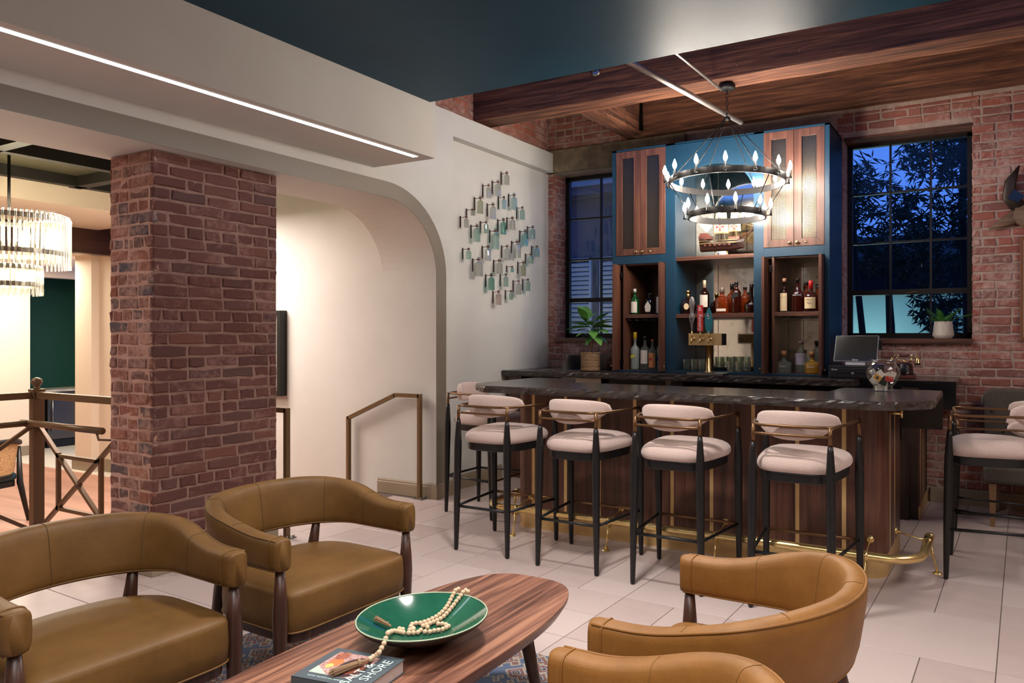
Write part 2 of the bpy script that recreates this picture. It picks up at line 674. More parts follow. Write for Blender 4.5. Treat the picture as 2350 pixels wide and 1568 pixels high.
# face pieces: far pier, near pier, and the strip above the opening
def wall_face(mb, x, flip):
    for i in range(1, len(ap) - 2):
        (y0, z0), (y1, z1) = ap[i], ap[i + 1]
        q = [(x, y0, z0), (x, y1, z1), (x, y1, ZT), (x, y0, ZT)]
        mb.add(q, [(0, 1, 2, 3)])
    mb.add([(x, YA, 0), (x, 5.214, 0), (x, 5.214, ZT), (x, YA, ZT)], [(0, 1, 2, 3)])
    mb.add([(x, -2.4, 0), (x, -0.05, 0), (x, -0.05, ZT), (x, -2.4, ZT)], [(0, 1, 2, 3)])
wall_face(wl, XL, False)
wall_face(wl, XB, True)
for i in range(len(ap) - 1):
    (y0, z0), (y1, z1) = ap[i], ap[i + 1]
    wl.add([(XL, y0, z0), (XL, y1, z1), (XB, y1, z1), (XB, y0, z0)], [(0, 1, 2, 3)])
wl.add([(XL, -2.4, ZT), (XL, 5.214, ZT), (XB, 5.214, ZT), (XB, -2.4, ZT)], [(0, 1, 2, 3)])
# recessed stretch towards the back wall, with a ledge over it
wl.box(XB, -4.487, 5.214, 7.3, 0, 3.29)
wl.box(XB, XL, 5.214, 6.955, 3.285, ZT)
wall_left = struct(wl.build('wall_left', M_white, fix=False))
# taupe band round the arch
ob, ib = arch_pts(0.128), arch_pts(0.0)
bd = MB()
for i in range(len(ib) - 1):
    a, b, c, d = ib[i], ib[i + 1], ob[i + 1], ob[i]
    q = [(XL + 0.005, *a), (XL + 0.005, *b), (XL + 0.005, *c), (XL + 0.005, *d)]
    p = [(XL - 0.001, *a), (XL - 0.001, *b), (XL - 0.001, *c), (XL - 0.001, *d)]
    bd.add(q + p, [(0, 1, 2, 3), (0, 1, 5, 4), (2, 3, 7, 6)])
bd.build('arch_band', M_taupe, wall_left, fix=True)
# light box (dropped soffit) with a linear slot
sof = struct(MB().box(XL, -3.747, -2.4, 4.25, 2.80, 3.33).build('trim_1', M_white))
LED_M = mat('led_diffuser', (255, 255, 255), 0.5, emit=(226, 236, 255), estr=9.0)
led = thing('linear_led_light', 'long thin bright white light strip set into the soffit above the arch', 'light', (-3.835, 1.0, 2.80))
MB().box(-0.024, 0.024, -3.3, 3.13, -0.004, 0.003).build('diffuser', LED_M, led)
MB().box(-0.029, -0.024, -3.3, 3.135, -0.005, 0.003).box(0.024, 0.029, -3.3, 3.135, -0.005, 0.003).box(-0.029, 0.029, 3.13, 3.136, -0.005, 0.003).build('channel', M_whitep, led)
# baseboards
def base_profile(t=0.016, h=0.135):
    return [(0, 0), (t, 0), (t, h - 0.03), (t * 0.75, h - 0.026), (t * 0.75, h - 0.012), (t * 0.35, h), (0, h)]
def baseboard(name, p0, p1, nrm, parent=None, h=0.135):
    mb = MB()
    n = Vector((nrm[0], nrm[1], 0))
    f = lambda a, b, d: (p0[0] + (p1[0] - p0[0]) * d + n.x * a, p0[1] + (p1[1] - p0[1]) * d + n.y * a, b)
    mb.prism(base_profile(h=h), 0, 1, f)
    o = mb.build(name, M_tan, parent)
    if parent is None:
        struct(o)
    return o
bl_ = baseboard('baseboard_left', (-4.487, 5.214), (-4.487, 6.08), (1, 0))
baseboard('jamb_baseboard', (-5.086, YA), (XL + 0.006, YA), (0, -1), bl_)
baseboard('jamb_face_baseboard', (XL + 0.004, YA - 0.016), (XL + 0.004, 5.214), (1, 0), bl_)
bb_ = baseboard('baseboard_back', (-0.50, 6.96), (1.6, 6.96), (0, -1))

# upper brick above the white wall (left)
wul = struct(MB().box(-4.75, -4.507, 4.1, 7.3, 3.40, 4.25).build('wall_left_upper', M_mortar))
lay_bricks(wul, (-4.5, 4.2, 0), PI / 2, 2.77, 3.50, 4.2, M_brick2, seed=5)

# ================================================================== back wall
YB = 6.97
W1 = (-4.39, -2.9, 1.43, 3.28)     # left window opening
W2 = (-1.245, -0.172, 1.40, 3.274)  # right window opening
YR = 7.215                          # window plane
wb = MB()
yb0 = YB + 0.006
def wb_box(x0, x1, z0, z1):
    wb.box(x0, x1, yb0, 7.32, z0, z1)
wb_box(-4.75, W1[0] - 0.012, 0, 4.3)
wb_box(W1[0] - 0.012, W1[1], 0, W1[2])
wb_box(W1[0] - 0.012, W1[1], W1[3], 4.3)
wb_box(W1[1], W2[0], 0, 4.3)
wb_box(W2[0], W2[1], 0, W2[2] - 0.013)
wb_box(W2[0], W2[1], W2[3] + 0.012, 4.3)
wb_box(W2[1] + 0.004, 2.6, 0, 4.3)
wall_back = struct(wb.build('wall_back', M_mortar2))
# bricks only where the wall can be seen
nb = 0
nb += lay_bricks(wall_back, (W2[0], YB, 0), 0, 2.12, 0.13, 3.52, M_brick2, seed=11, holes=[(-0.01, W2[1] - W2[0], 1.372, 3.288), (-0.01, 0.62, 0.0, 1.10)])
rev = struct(MB().box(-4.5, -4.396, YB + 0.008, 7.3, 1.43, 3.28).build('wall_back_reveal', M_mortar2))
lay_bricks(rev, (-4.486, YB, 0), 0, 0.086, 1.1, 3.28, M_brick2, seed=14, headers=0)
lay_bricks(rev, (-4.39, YB, 0), 0, 1.1, 1.1, 1.40, M_brick2, seed=15, headers=0)
lay_bricks(rev, (-4.486, YB, 0), 0, 1.3, 3.54, 3.98, M_brick2, seed=16, headers=2)
nb += lay_bricks(wall_back, (-1.30, YB, 0), 0, 0.055, 1.10, 3.5, M_brick2, seed=17, headers=0)
# reveals of the left and right openings
lay_bricks(rev, (-4.39, YB + 0.004, 0), PI / 2, 0.235, 1.43, 3.28, M_brick2, seed=21, bl=0.118, headers=0)
rev2 = struct(MB().box(-1.36, -1.252, YB + 0.008, 7.3, 1.43, 3.28).build('wall_back_reveal', M_mortar2))
lay_bricks(rev2, (-1.246, YB + 0.004, 0), PI / 2, 0.235, 1.43, 3.28, M_brick2, seed=22, bl=0.118, headers=0)
# concrete lintel over the left window, timber lintel of the right one
M_conc = mat('aged_concrete', (112, 100, 78), 0.9, mot=(140, 124, 96), mot_scale=7, mot_lo=0.45, mot_hi=0.65, bump=0.5, bump_scale=14)
struct(MB().box(-4.487, -2.8, 6.915, 7.25, 3.285, 3.535).build('trim_2', M_conc, bevel=0.006))
struct(MB().box(W2[0] + 0.01, W2[1] - 0.004, 6.962, 7.21, 3.262, 3.284).build('trim_3', M_timber))
# plain far right and rear room walls, outside the picture
struct(MB().box(2.5, 2.6, -2.4, 7.3, 0, 4.3).build('wall_right', mat('clay_render', (128, 92, 80), 0.9)))
struct(MB().box(-4.387, 2.6, -2.5, -2.4, 0, 3.4).build('wall_front', mat('mushroom_paint', (132, 122, 110), 0.8)))

# ---- windows
M_frame = mat('dark_window_steel', (30, 25, 20), 0.45, 0.3)
M_pane = glass('window_glass', (225, 235, 240), 0.16)
def window(name, x0, x1, z0, z1, xs, zs, sill):
    root = troot(name, ((x0 + x1) / 2, YR, z0))
    cx = (x0 + x1) / 2
    f = MB()
    fw = 0.05
    f.box(x0 - cx, x0 - cx + fw, -0.02, 0.03, 0, z1 - z0).box(x1 - cx - fw, x1 - cx, -0.02, 0.03, 0, z1 - z0)
    f.box(x0 - cx, x1 - cx, -0.02, 0.03, 0, fw).box(x0 - cx, x1 - cx, -0.02, 0.03, z1 - z0 - fw, z1 - z0)
    f.build('window_frame', M_frame, root)
    for x in xs[1:-1]:
        MB().box(x - cx - 0.009, x - cx + 0.009, -0.016, 0.016, 0, z1 - z0).build('muntin', M_frame, root)
    for i, z in enumerate(zs[1:-1]):
        t = 0.024 if i == 0 else 0.009
        MB().box(x0 - cx, x1 - cx, -0.018 - (0.01 if i == 0 else 0), 0.018, z - z0 - t, z - z0 + t).build('muntin' if i else 'transom_bar', M_frame, root)
    for i in range(len(xs) - 1):
        for k in range(len(zs) - 1):
            MB().box(xs[i] - cx + 0.004, xs[i + 1] - cx - 0.004, 0.0, 0.004, zs[k] - z0 + 0.004, zs[k + 1] - z0 - 0.004).build('pane', M_pane, root)
    sx0, sx1, sz0, sz1, sy0 = sill
    MB().box(sx0 - cx, sx1 - cx, sy0 - YR, -0.012, sz0 - z0, sz1 - z0).build('window_sill', M_walnut_x, root, bevel=0.003)
    return root
window('window_1', -4.392, -2.95, 1.43, 3.285, [-4.392, -3.93, -3.50, -3.07, -2.95], [1.43, 1.86, 2.325, 2.79, 3.285], (-4.385, -3.3, 1.385, 1.43, 6.94))
w2 = window('window_2', -1.25, -0.168, 1.43, 3.28, [-1.25, -0.86, -0.515, -0.168], [1.43, 1.86, 2.325, 2.79, 3.28], (-1.244, -0.168, 1.385, 1.43, 6.93))
MB().tube([(-0.02, -0.03, 0.41), (0.05, -0.055, 0.425), (0.09, -0.05, 0.42)], 0.006, 6).build('latch', M_bronze, w2, smooth=True)

# ================================================================== timber beams
def beam(name, label, x0, x1, y0, y1, z0, z1, m, seed):
    rg = random.Random(seed)
    long_x = (x1 - x0) > (y1 - y0)
    n = 28
    rings = []
    for k in range(n + 1):
        t = k / n
        j = lambda: rg.uniform(-0.004, 0.004)
        if long_x:
            x = x0 + (x1 - x0) * t
            rings.append([(x, y0 + j(), z0 + j()), (x, y1 + j(), z0 + j()), (x, y1, z1), (x, y0, z1)])
        else:
            y = y0 + (y1 - y0) * t
            rings.append([(x0 + j(), y, z0 + j()), (x1 + j(), y, z0 + j()), (x1, y, z1), (x0, y, z1)])
    o = MB().loft(rings).build(name, m, bevel=0.008)
    tag(o, label, 'beam')
    return o
b1 = beam('timber_beam', 'big old timber beam carrying the ring chandelier', -4.5, 2.4, 5.65, 5.92, 3.55, 4.24, M_timber, 3)
beam('timber_beam', 'dark timber beam lying along the back brick wall above the blue cabinet', -3.36, 2.4, 6.86, 6.968, 3.545, 4.24, M_timber, 4)
beam('timber_joist', 'short timber joist running from the big beam to the back wall', -3.47, -3.25, 5.92, 6.965, 3.55, 4.05, M_timber_y, 5)
# iron strap beside the joist and hooks in the beam
st = thing('iron_strap', 'dark iron hanger strap where the joist meets the back beam', 'bracket', (-3.235, 6.80, 3.6))
MB().prism([(-0.03, -0.02), (0.03, -0.02), (0.018, 0.16), (0.006, 0.3), (-0.006, 0.3), (-0.018, 0.16)], -0.012, 0.012, lambda a, b, d: (d, a, b)).build('plate', M_blackm, st)
MB().tube([(0, 0, 0.3), (0, 0, 0.62)], 0.006, 6).build('rod', M_blackm, st, smooth=True)
hk = MB().tube([(0, 0.012, 0.012), (0, -0.004, 0.012), (0, -0.016, 0.006), (0, -0.019, -0.006), (0, -0.013, -0.018), (0, -0.004, -0.02)], 0.0022, 6)
hk_o = hk.build('cup_hook', M_steel, smooth=True, loc=(-4.05, 5.645, 3.62))
tag(hk_o, 'small metal cup hook screwed into the face of the big timber beam', 'hook', 'cup hooks on the beam')
for hx in (-3.52, -2.92, -2.35, -1.83, -1.33):
    c = hk_o.copy()
    C.objects.link(c)
    c.location = (hx, 5.645, 3.66 + RNG.uniform(-.02, .03))
# sprinkler escutcheons under the edge of the blue ceiling
def sprinkler(loc, label):
    t = thing('sprinkler_head', label, 'sprinkler', loc)
    MB().lathe([(0.012, 0.0), (0.045, 0.0), (0.047, 0.006), (0.03, 0.014), (0.012, 0.016)], 20, M=Matrix.Rotation(PI / 2, 4, 'X')).build('escutcheon', M_steel, t, smooth=True)
    MB().lathe([(0.010, -0.0), (0.012, 0.09), (0.006, 0.10)], 14, M=Matrix.Rotation(PI / 2, 4, 'X')).build('body', M_steel, t, smooth=True)
sprinkler((-3.13, 5.64, 3.80), 'steel sprinkler head on the beam near the white wall')
sprinkler((-0.42, 5.64, 3.88), 'steel sprinkler head on the beam above the right window')

# ================================================================== brick column
CX0, CX1, CY0, CY1 = -4.968, -4.50, 2.593, 3.448
col = thing('brick_column', 'square red brick column standing in the archway beside the railing', 'column', ((CX0 + CX1) / 2, (CY0 + CY1) / 2, 0))
off = Vector(col.location)
MB().box(CX0 + 0.006 - off.x, CX1 - 0.006 - off.x, CY0 + 0.006 - off.y, CY1 - off.y, 0, ZA - 0.002).build('mortar_core', M_mortar, col)
M_skim = mat('pink_mortar_hall_lit', (196, 158, 142), 0.95, mot=(168, 132, 116), mot_scale=10, bump=0.5, bump_scale=60)
MB().box(CX0 - off.x + 0.004, CX1 - off.x - 0.012, CY0 + 0.0045 - off.y, CY0 + 0.02 - off.y, 0.12, ZA - 0.004).build('hall_lit_mortar_skim', M_skim, col)  # pinkish smeared mortar, its colour lightened for hall light on this face
nc = lay_bricks(col, (CX1 - off.x, CY0 - off.y, 0), PI / 2, CY1 - CY0, 0.13, ZA - 0.002, M_brick, seed=31, headers=7)
nc2 = lay_bricks(col, (CX0 - off.x, CY0 - off.y, 0), 0, CX1 - CX0 - 0.004, 0.13, ZA - 0.002, M_brick_end, seed=32, bl=0.215, headers=3)
MB().box(CX0 - 0.02 - off.x, CX1 + 0.02 - off.x, CY0 - 0.02 - off.y, CY1 + 0.0 - off.y, 0, 0.13).build('plinth', M_tan, col, bevel=0.004)

# ================================================================== hall beyond the arch
ZH = -0.30
M_hallwood = wood('hall_wood_floor', (150, 106, 86), (168, 122, 100), (184, 138, 116), 'x', 0.25, 0.5, 0.0)
M_halltile = mat('hall_pale_tile', (214, 206, 190), 0.3)
fh = struct(MB().box(-13.8, -5.39, -2.4, 5.06, ZH - 0.1, ZH).build('floor', M_hallwood))
MB().box(-13.8, -7.9, 5.06, 7.4, ZH - 0.1, ZH).build('pale_tile_field', M_halltile, fh)
stp = MB().box(-5.39, -5.09, 2.62, 4.985, ZH, -0.15).build('step', M_tile, fh)
M_cream = mat('hall_cream_paint', (226, 210, 188), 0.7)
M_olive = mat('dark_olive_ceiling', (66, 64, 44), 0.6)
wh = struct(MB().box(-9.45, XB, 4.985, 5.12, ZH, 3.3).build('wall_hall', M_white))
# far pilaster and walls
wf = MB()
wf.box(-10.33, -9.45, 5.26, 5.4, ZH, 3.2)
wf.box(-12.75, -12.55, -2.4, 5.46, ZH, 3.2)
wf.box(-12.75, -12.55, 5.46, 7.2, 2.33, 3.2)
wf.box(-12.75, -12.55, 6.52, 7.2, ZH, 2.4)
wf.box(-13.8, -12.6, 7.2, 7.3, ZH, 3.2)
wall_far = struct(wf.build('wall_hall_far', M_cream))
MB().box(-10.72, -10.33, 5.17, 5.4, ZH, 3.2).build('pilaster', M_cream, wall_far)
MB().box(-10.74, -10.30, 5.14, 5.17, ZH, ZH + 0.16).box(-10.30, -9.45, 5.235, 5.26, ZH, ZH + 0.16).box(-12.55, -12.53, 3.0, 5.46, ZH, ZH + 0.14).build('hall_baseboard', M_tan, wall_far)
M_green = mat('dark_green_paint', (20, 72, 62), 0.55)
MB().box(-13.7, -13.6, 5.4, 6.6, 0.6, 2.4).build('green_niche_back', M_green, wall_far)
struct(MB().box(-13.8, XB, -2.5, -2.4, ZH, 3.2).build('wall_hall_near', M_cream))
struct(MB().box(-13.9, -13.8, -2.4, 7.3, ZH, 3.2).build('wall_hall_end', M_cream))
struct(MB().box(-5.1, -4.38, -2.5, -2.4, ZH, 3.4).build('wall_hall_corner', M_cream))
# hall ceiling: dark coffers, cream soffit with a downlight, timber fascia
hc = struct(MB().box(-13.8, XB, -2.4, 7.3, 3.02, 3.12).build('ceiling_hall', M_olive))
M_cblack = mat('coffer_black', (26, 24, 18), 0.6)
for yy in (0.6, 1.7, 2.8, 3.9):
    MB().box(-8.1, XB - 0.5, yy - 0.05, yy + 0.05, 2.92, 3.02).build('coffer_beam', M_cblack, hc)
for xx in (-6.0, -7.0, -8.0):
    MB().box(xx - 0.05, xx + 0.05, -2.4, 4.98, 2.92, 3.02).build('coffer_beam', M_cblack, hc)
MB().box(-9.8, -8.2, -2.4, 4.98, 2.76, 3.02).build('cream_soffit', M_cream, hc)
MB().box(XB - 0.55, XB, -2.4, 4.98, 2.86, 3.02).build('cream_soffit', M_cream, hc)
MB().box(-9.95, -9.8, -2.4, 5.2, 2.46, 2.84).build('timber_fascia', wood('hall_fascia_wood', (44, 24, 16), (66, 38, 26), (84, 52, 36), 'y', 0.6), hc)
MB().box(-12.6, -9.95, -2.4, 7.2, 2.50, 2.6).build('low_ceiling', M_cream, hc)
dl = thing('recessed_downlight', 'round recessed downlight in the cream hall soffit', 'downlight', (-8.79, 3.96, 2.757))
MB().lathe([(0.062, 0.002), (0.085, 0.0), (0.088, 0.004)], 24).build('trim_ring', M_whitep, dl, smooth=True)
MB().lathe([(0.002, 0.003), (0.062, 0.003), (0.062, 0.006), (0.002, 0.006)], 24).build('lens', mat('downlight_lens', (255, 255, 255), 0.5, emit=(255, 232, 196), estr=14), dl)
# ================================================================== armchairs
def leather(name, dark, mid, light):
    m = bpy.data.materials.new(name)
    m.use_nodes = True
    nt = m.node_tree
    N = nt.nodes.new
    L = nt.links.new
    b = nt.nodes['Principled BSDF']
    b.inputs['Roughness'].default_value = 0.54
    b.inputs['Specular IOR Level'].default_value = 0.32
    t = N('ShaderNodeTexCoord')
    n = N('ShaderNodeTexNoise')
    n.inputs['Scale'].default_value = 5
    n.inputs['Detail'].default_value = 6
    n.inputs['Roughness'].default_value = 0.65
    L(t.outputs['Object'], n.inputs['Vector'])
    r = N('ShaderNodeValToRGB')
    e = r.color_ramp.elements
    e[0].position = 0.3
    e[0].color = (*lin(dark), 1)
    e[1].position = 0.72
    e[1].color = (*lin(light), 1)
    e.new(0.5).color = (*lin(mid), 1)
    L(n.outputs['Fac'], r.inputs['Fac'])
    L(r.outputs['Color'], b.inputs['Base Color'])
    v = N('ShaderNodeTexVoronoi')
    v.inputs['Scale'].default_value = 260
    L(t.outputs['Object'], v.inputs['Vector'])
    bp = N('ShaderNodeBump')
    bp.inputs['Strength'].default_value = 0.12
    bp.inputs['Distance'].default_value = 0.003
    L(v.outputs['Distance'], bp.inputs['Height'])
    L(bp.outputs['Normal'], b.inputs['Normal'])
    MATS[name] = m
    return m
M_leather = leather('olive_tan_leather', (86, 58, 23), (98, 68, 29), (109, 77, 36))
M_leather_l = leather('light_tan_leather', (114, 74, 29), (126, 84, 35), (137, 94, 43))
M_chairwood = wood('chair_walnut', (40, 22, 15), (62, 36, 25), (84, 52, 36), 'z', 1.2, 0.38)

def chair_path(n=48):
    """Plan line of the armchair's band, from one arm end round the back to the other; the chair faces +x."""
    pts = []
    a, b, xf, yf = 0.255, 0.335, 0.315, 0.335
    m = 10
    for i in range(m):
        t = i / m
        pts.append((xf - (xf + 0.02) * t, -yf - (b - yf) * t))
    for i in range(n + 1):
        t = -PI / 2 - PI * i / n
        pts.append((-0.02 + a * math.cos(t) * 1.06, b * math.sin(t)))
    for i in range(m - 1, -1, -1):
        t = i / m
        pts.append((xf - (xf + 0.02) * t, yf + (b - yf) * t))
    return pts
CP = chair_path()
def chair_station(i):
    p = Vector(CP[i])
    a = Vector(CP[max(0, i - 1)])
    b = Vector(CP[min(len(CP) - 1, i + 1)])
    t = (b - a).normalized()
    nrm = Vector((t.y, -t.x))
    if nrm.dot(p - Vector((0, 0))) < 0:
        nrm = -nrm
    back = max(0.0, min(1.0, (0.22 - p.x) / 0.50))
    back = back * back * (3 - 2 * back)
    zb = 0.522 - 0.006 * back
    zt = 0.650 + 0.098 * back
    return p, nrm, zb, zt, back
def band_ring(i, grow=0.0, shrink=1.0):
    p, nrm, zb, zt, back = chair_station(i)
    T = 0.040 * shrink
    zm = (zb + zt) / 2
    H = (zt - zb) / 2 * (0.9 + 0.1 * shrink)
    out = []
    for k in range(20):
        a = 2 * PI * k / 20
        ex = abs(math.cos(a)) ** 0.55 * (1 if math.cos(a) > 0 else -1)
        ez = abs(math.sin(a)) ** 0.45 * (1 if math.sin(a) > 0 else -1)
        lean = back * 0.035 * (ez * 0.5 + 0.5)
        q = p + nrm * ((T + grow) * ex + lean)
        out.append(Vector((q.x, q.y, zm + (H + grow) * ez)))
    return out
def make_armchair(name, label, lm, group):
    t = thing(name, label, 'armchair', group=group)
    nP = len(CP)
    rings = []
    dirs = (Vector(CP[0]) - Vector(CP[1])).normalized()
    dire = (Vector(CP[-1]) - Vector(CP[-2])).normalized()
    for e, s in ((0.016, 0.55), (0.012, 0.8), (0.004, 0.95)):
        rings.append([q + Vector((dirs.x, dirs.y, 0)) * e for q in band_ring(0, 0, s)])
    for i in range(nP):
        rings.append(band_ring(i))
    for e, s in ((0.004, 0.95), (0.012, 0.8), (0.016, 0.55)):
        rings.append([q + Vector((dire.x, dire.y, 0)) * e for q in band_ring(nP - 1, 0, s)])
    bk = MB().loft(rings).build('backrest_band', lm, t, smooth=True)
    # piping along the outer top edge, the bottom edge, and round the arm ends; seams across the inside
    top = [band_ring(i)[3] + Vector((0, 0, 0.001)) for i in range(nP)]
    bot = [band_ring(i)[17] for i in range(nP)]
    MB().tube(top, 0.0042, 6).build('piping', lm, bk, smooth=True)
    MB().tube(bot, 0.0042, 6).build('piping', lm, bk, smooth=True)
    inn = [band_ring(i)[13] for i in range(nP)]
    MB().tube(inn, 0.0035, 6).build('piping', lm, bk, smooth=True)
    for i in (1, nP - 2):
        MB().tube(band_ring(i, 0.001) , 0.0032, 6, closed=True).build('piping', lm, bk, smooth=True)
    ms = mat('seam_thread', (84, 62, 34), 0.6) if lm is M_leather else mat('seam_thread_light', (128, 92, 48), 0.6)
    for i in (8, 20, 33, 48, 60):
        r = band_ring(i, 0.0008)
        MB().tube([r[k] for k in range(4, 15)], 0.0012, 4).build('seam', ms, bk, smooth=True)
    # seat cushion
    ol = []
    for k in range(96):
        a = 2 * PI * (k + 0.5) / 96
        c, s = math.cos(a), math.sin(a)
        x = (abs(c) ** (0.2 if c > 0 else 0.8)) * (0.345 if c > 0 else 0.265) * (1 if c > 0 else -1)
        y = (abs(s) ** 0.22) * 0.318 * (1 if s > 0 else -1)
        if c < 0:
            y = (abs(s) ** 0.75) * 0.318 * (1 if s > 0 else -1)
        ol.append((x, y))
    rr = []
    for z, sc in ((0.262, 0.985), (0.268, 1.0), (0.33, 1.008), (0.402, 1.0), (0.416, 0.99), (0.425, 0.965), (0.434, 0.89), (0.442, 0.7), (0.447, 0.4), (0.449, 0.02)):
        rr.append([(x * sc, y * sc, z) for x, y in ol])
    seat = MB().loft(rr).build('seat', lm, t, smooth=True)
    MB().tube([(x * 1.0, y * 1.0, 0.266) for x, y in ol], 0.0042, 6, closed=True).build('piping', lm, seat, smooth=True)
    MB().loft([[(x * s, y * s, z) for x, y in ol] for z, s in ((0.222, 0.955), (0.262, 0.965))]).build('seat_rail', M_chairwood, t)
    for s in (-1, 1):
        MB().lathe([(0.016, 0), (0.022, 0.12), (0.0295, 0.34), (0.027, 0.40), (0.0165, 0.530)], 16, (0.300, s * 0.333, 0)).build('leg', M_chairwood, t, smooth=True)
        a, b = Vector((-0.32, s * 0.235, 0)), Vector((-0.205, s * 0.232, 0.535))
        pts = [a.lerp(b, q) for q in (0, 0.25, 0.62, 0.75, 1)]
        MB().tube(pts, [0.016, 0.022, 0.029, 0.026, 0.017], 16).build('leg', M_chairwood, t, smooth=True)
    return t
GA = 'armchairs round the coffee table'
a1 = make_armchair('barrel_armchair', 'olive tan leather armchair at left, nearest the railing', M_leather, GA)
a1.location = (-2.80, 1.405, 0)
a1.rotation_euler = (0, 0, math.radians(-3))
a2 = dup(a1, (-2.772, 2.262, 0), math.radians(-2), 'olive tan leather armchair between the brick column and the bowl', GA)
a3 = make_armchair('barrel_armchair', 'light tan leather armchair in front of the bar, back to the camera', M_leather_l, GA)
a3.location = (-0.675, 2.125, 0)
a3.rotation_euler = (0, 0, PI + math.radians(0))
a4 = dup(a3, (-0.665, 1.235, 0), PI, 'light tan leather armchair at the bottom edge, only its top in view', GA)

# ================================================================== rug
def rug_mat():
    m = bpy.data.materials.new('oriental_rug')
    m.use_nodes = True
    nt = m.node_tree
    N = nt.nodes.new
    L = nt.links.new
    b = nt.nodes['Principled BSDF']
    b.inputs['Roughness'].default_value = 0.95
    t = N('ShaderNodeTexCoord')
    ab = N('ShaderNodeVectorMath')
    ab.operation = 'MULTIPLY'
    ab.inputs[1].default_value = (2.6, 2.6, 0)
    L(t.outputs['Object'], ab.inputs[0])
    fr = N('ShaderNodeVectorMath')
    fr.operation = 'FRACTION'
    L(ab.outputs[0], fr.inputs[0])
    sub = N('ShaderNodeVectorMath')
    sub.operation = 'SUBTRACT'
    sub.inputs[1].default_value = (0.5, 0.5, 0)
    L(fr.outputs[0], sub.inputs[0])
    ab2 = N('ShaderNodeVectorMath')
    ab2.operation = 'ABSOLUTE'
    L(sub.outputs[0], ab2.inputs[0])
    v = N('ShaderNodeTexVoronoi')
    v.inputs['Scale'].default_value = 5.5
    v.distance = 'MANHATTAN'
    L(ab2.outputs[0], v.inputs['Vector'])
    r = N('ShaderNodeValToRGB')
    r.color_ramp.interpolation = 'CONSTANT'
    cols = [(0.0, (44, 56, 90)), (0.12, (176, 152, 122)), (0.18, (30, 36, 54)), (0.30, (150, 146, 144)), (0.42, (52, 66, 104)), (0.50, (168, 100, 66)), (0.58, (34, 40, 58)), (0.64, (158, 146, 134)), (0.84, (84, 98, 124))]
    e = r.color_ramp.elements
    while len(e) < len(cols):
        e.new(0.5)
    for i, (p, c) in enumerate(cols):
        e[i].position = p
        e[i].color = (*lin(c), 1)
    L(v.outputs['Distance'], r.inputs['Fac'])
    n = N('ShaderNodeTexNoise')
    n.inputs['Scale'].default_value = 90
    L(t.outputs['Object'], n.inputs['Vector'])
    mx = N('ShaderNodeMix')
    mx.data_type = 'RGBA'
    mx.blend_type = 'MULTIPLY'
    mx.inputs['Factor'].default_value = 0.22
    L(r.outputs['Color'], mx.inputs['A'])
    L(n.outputs['Fac'], mx.inputs['B'])
    L(mx.outputs['Result'], b.inputs['Base Color'])
    bp = N('ShaderNodeBump')
    bp.inputs['Strength'].default_value = 0.5
    bp.inputs['Distance'].default_value = 0.004
    L(n.outputs['Fac'], bp.inputs['Height'])
    L(bp.outputs['Normal'], b.inputs['Normal'])
    MATS['oriental_rug'] = m
    return m
rug = MB().box(-1.45, 1.45, -1.24, 1.24, 0.0005, 0.010).build('patterned_rug', rug_mat(), loc=(-1.76, 1.53, 0), bevel=0.004)
tag(rug, 'navy, grey and rust patterned rug under the coffee table and armchairs', 'rug')
for a in (a1, a2, a3, a4):
    a.location.z = 0.0102

# ================================================================== coffee table
ct = thing('coffee_table', 'oval walnut coffee table in the middle of the armchairs', 'table', (-1.725, 1.78, 0.0102))
tl = []
for k in range(96):
    a = 2 * PI * k / 96
    c, s = math.cos(a), math.sin(a)
    y = abs(s) ** 0.72 * 0.81 * (1 if s > 0 else -1)
    x = abs(c) ** 0.62 * 0.318 * (1 if c > 0 else -1)
    tl.append((x, y))
ZTB = 0.42
MB().loft([[(x * s, y * s, z) for x, y in tl] for z, s in ((ZTB - 0.045, 0.955), (ZTB - 0.018, 0.996), (ZTB - 0.006, 1.0), (ZTB - 0.0012, 0.998), (ZTB, 0.994))]).build('tabletop', M_walnut_y, ct, smooth=False)
for sx in (-1, 1):
    for sy in (-1, 1):
        a, b = Vector((sx * 0.235, sy * 0.50, 0)), Vector((sx * 0.195, sy * 0.43, ZTB - 0.03))
        MB().tube([a, a.lerp(b, .5), b], [0.016, 0.022, 0.026], 14).build('leg', M_chairwood, ct, smooth=True)

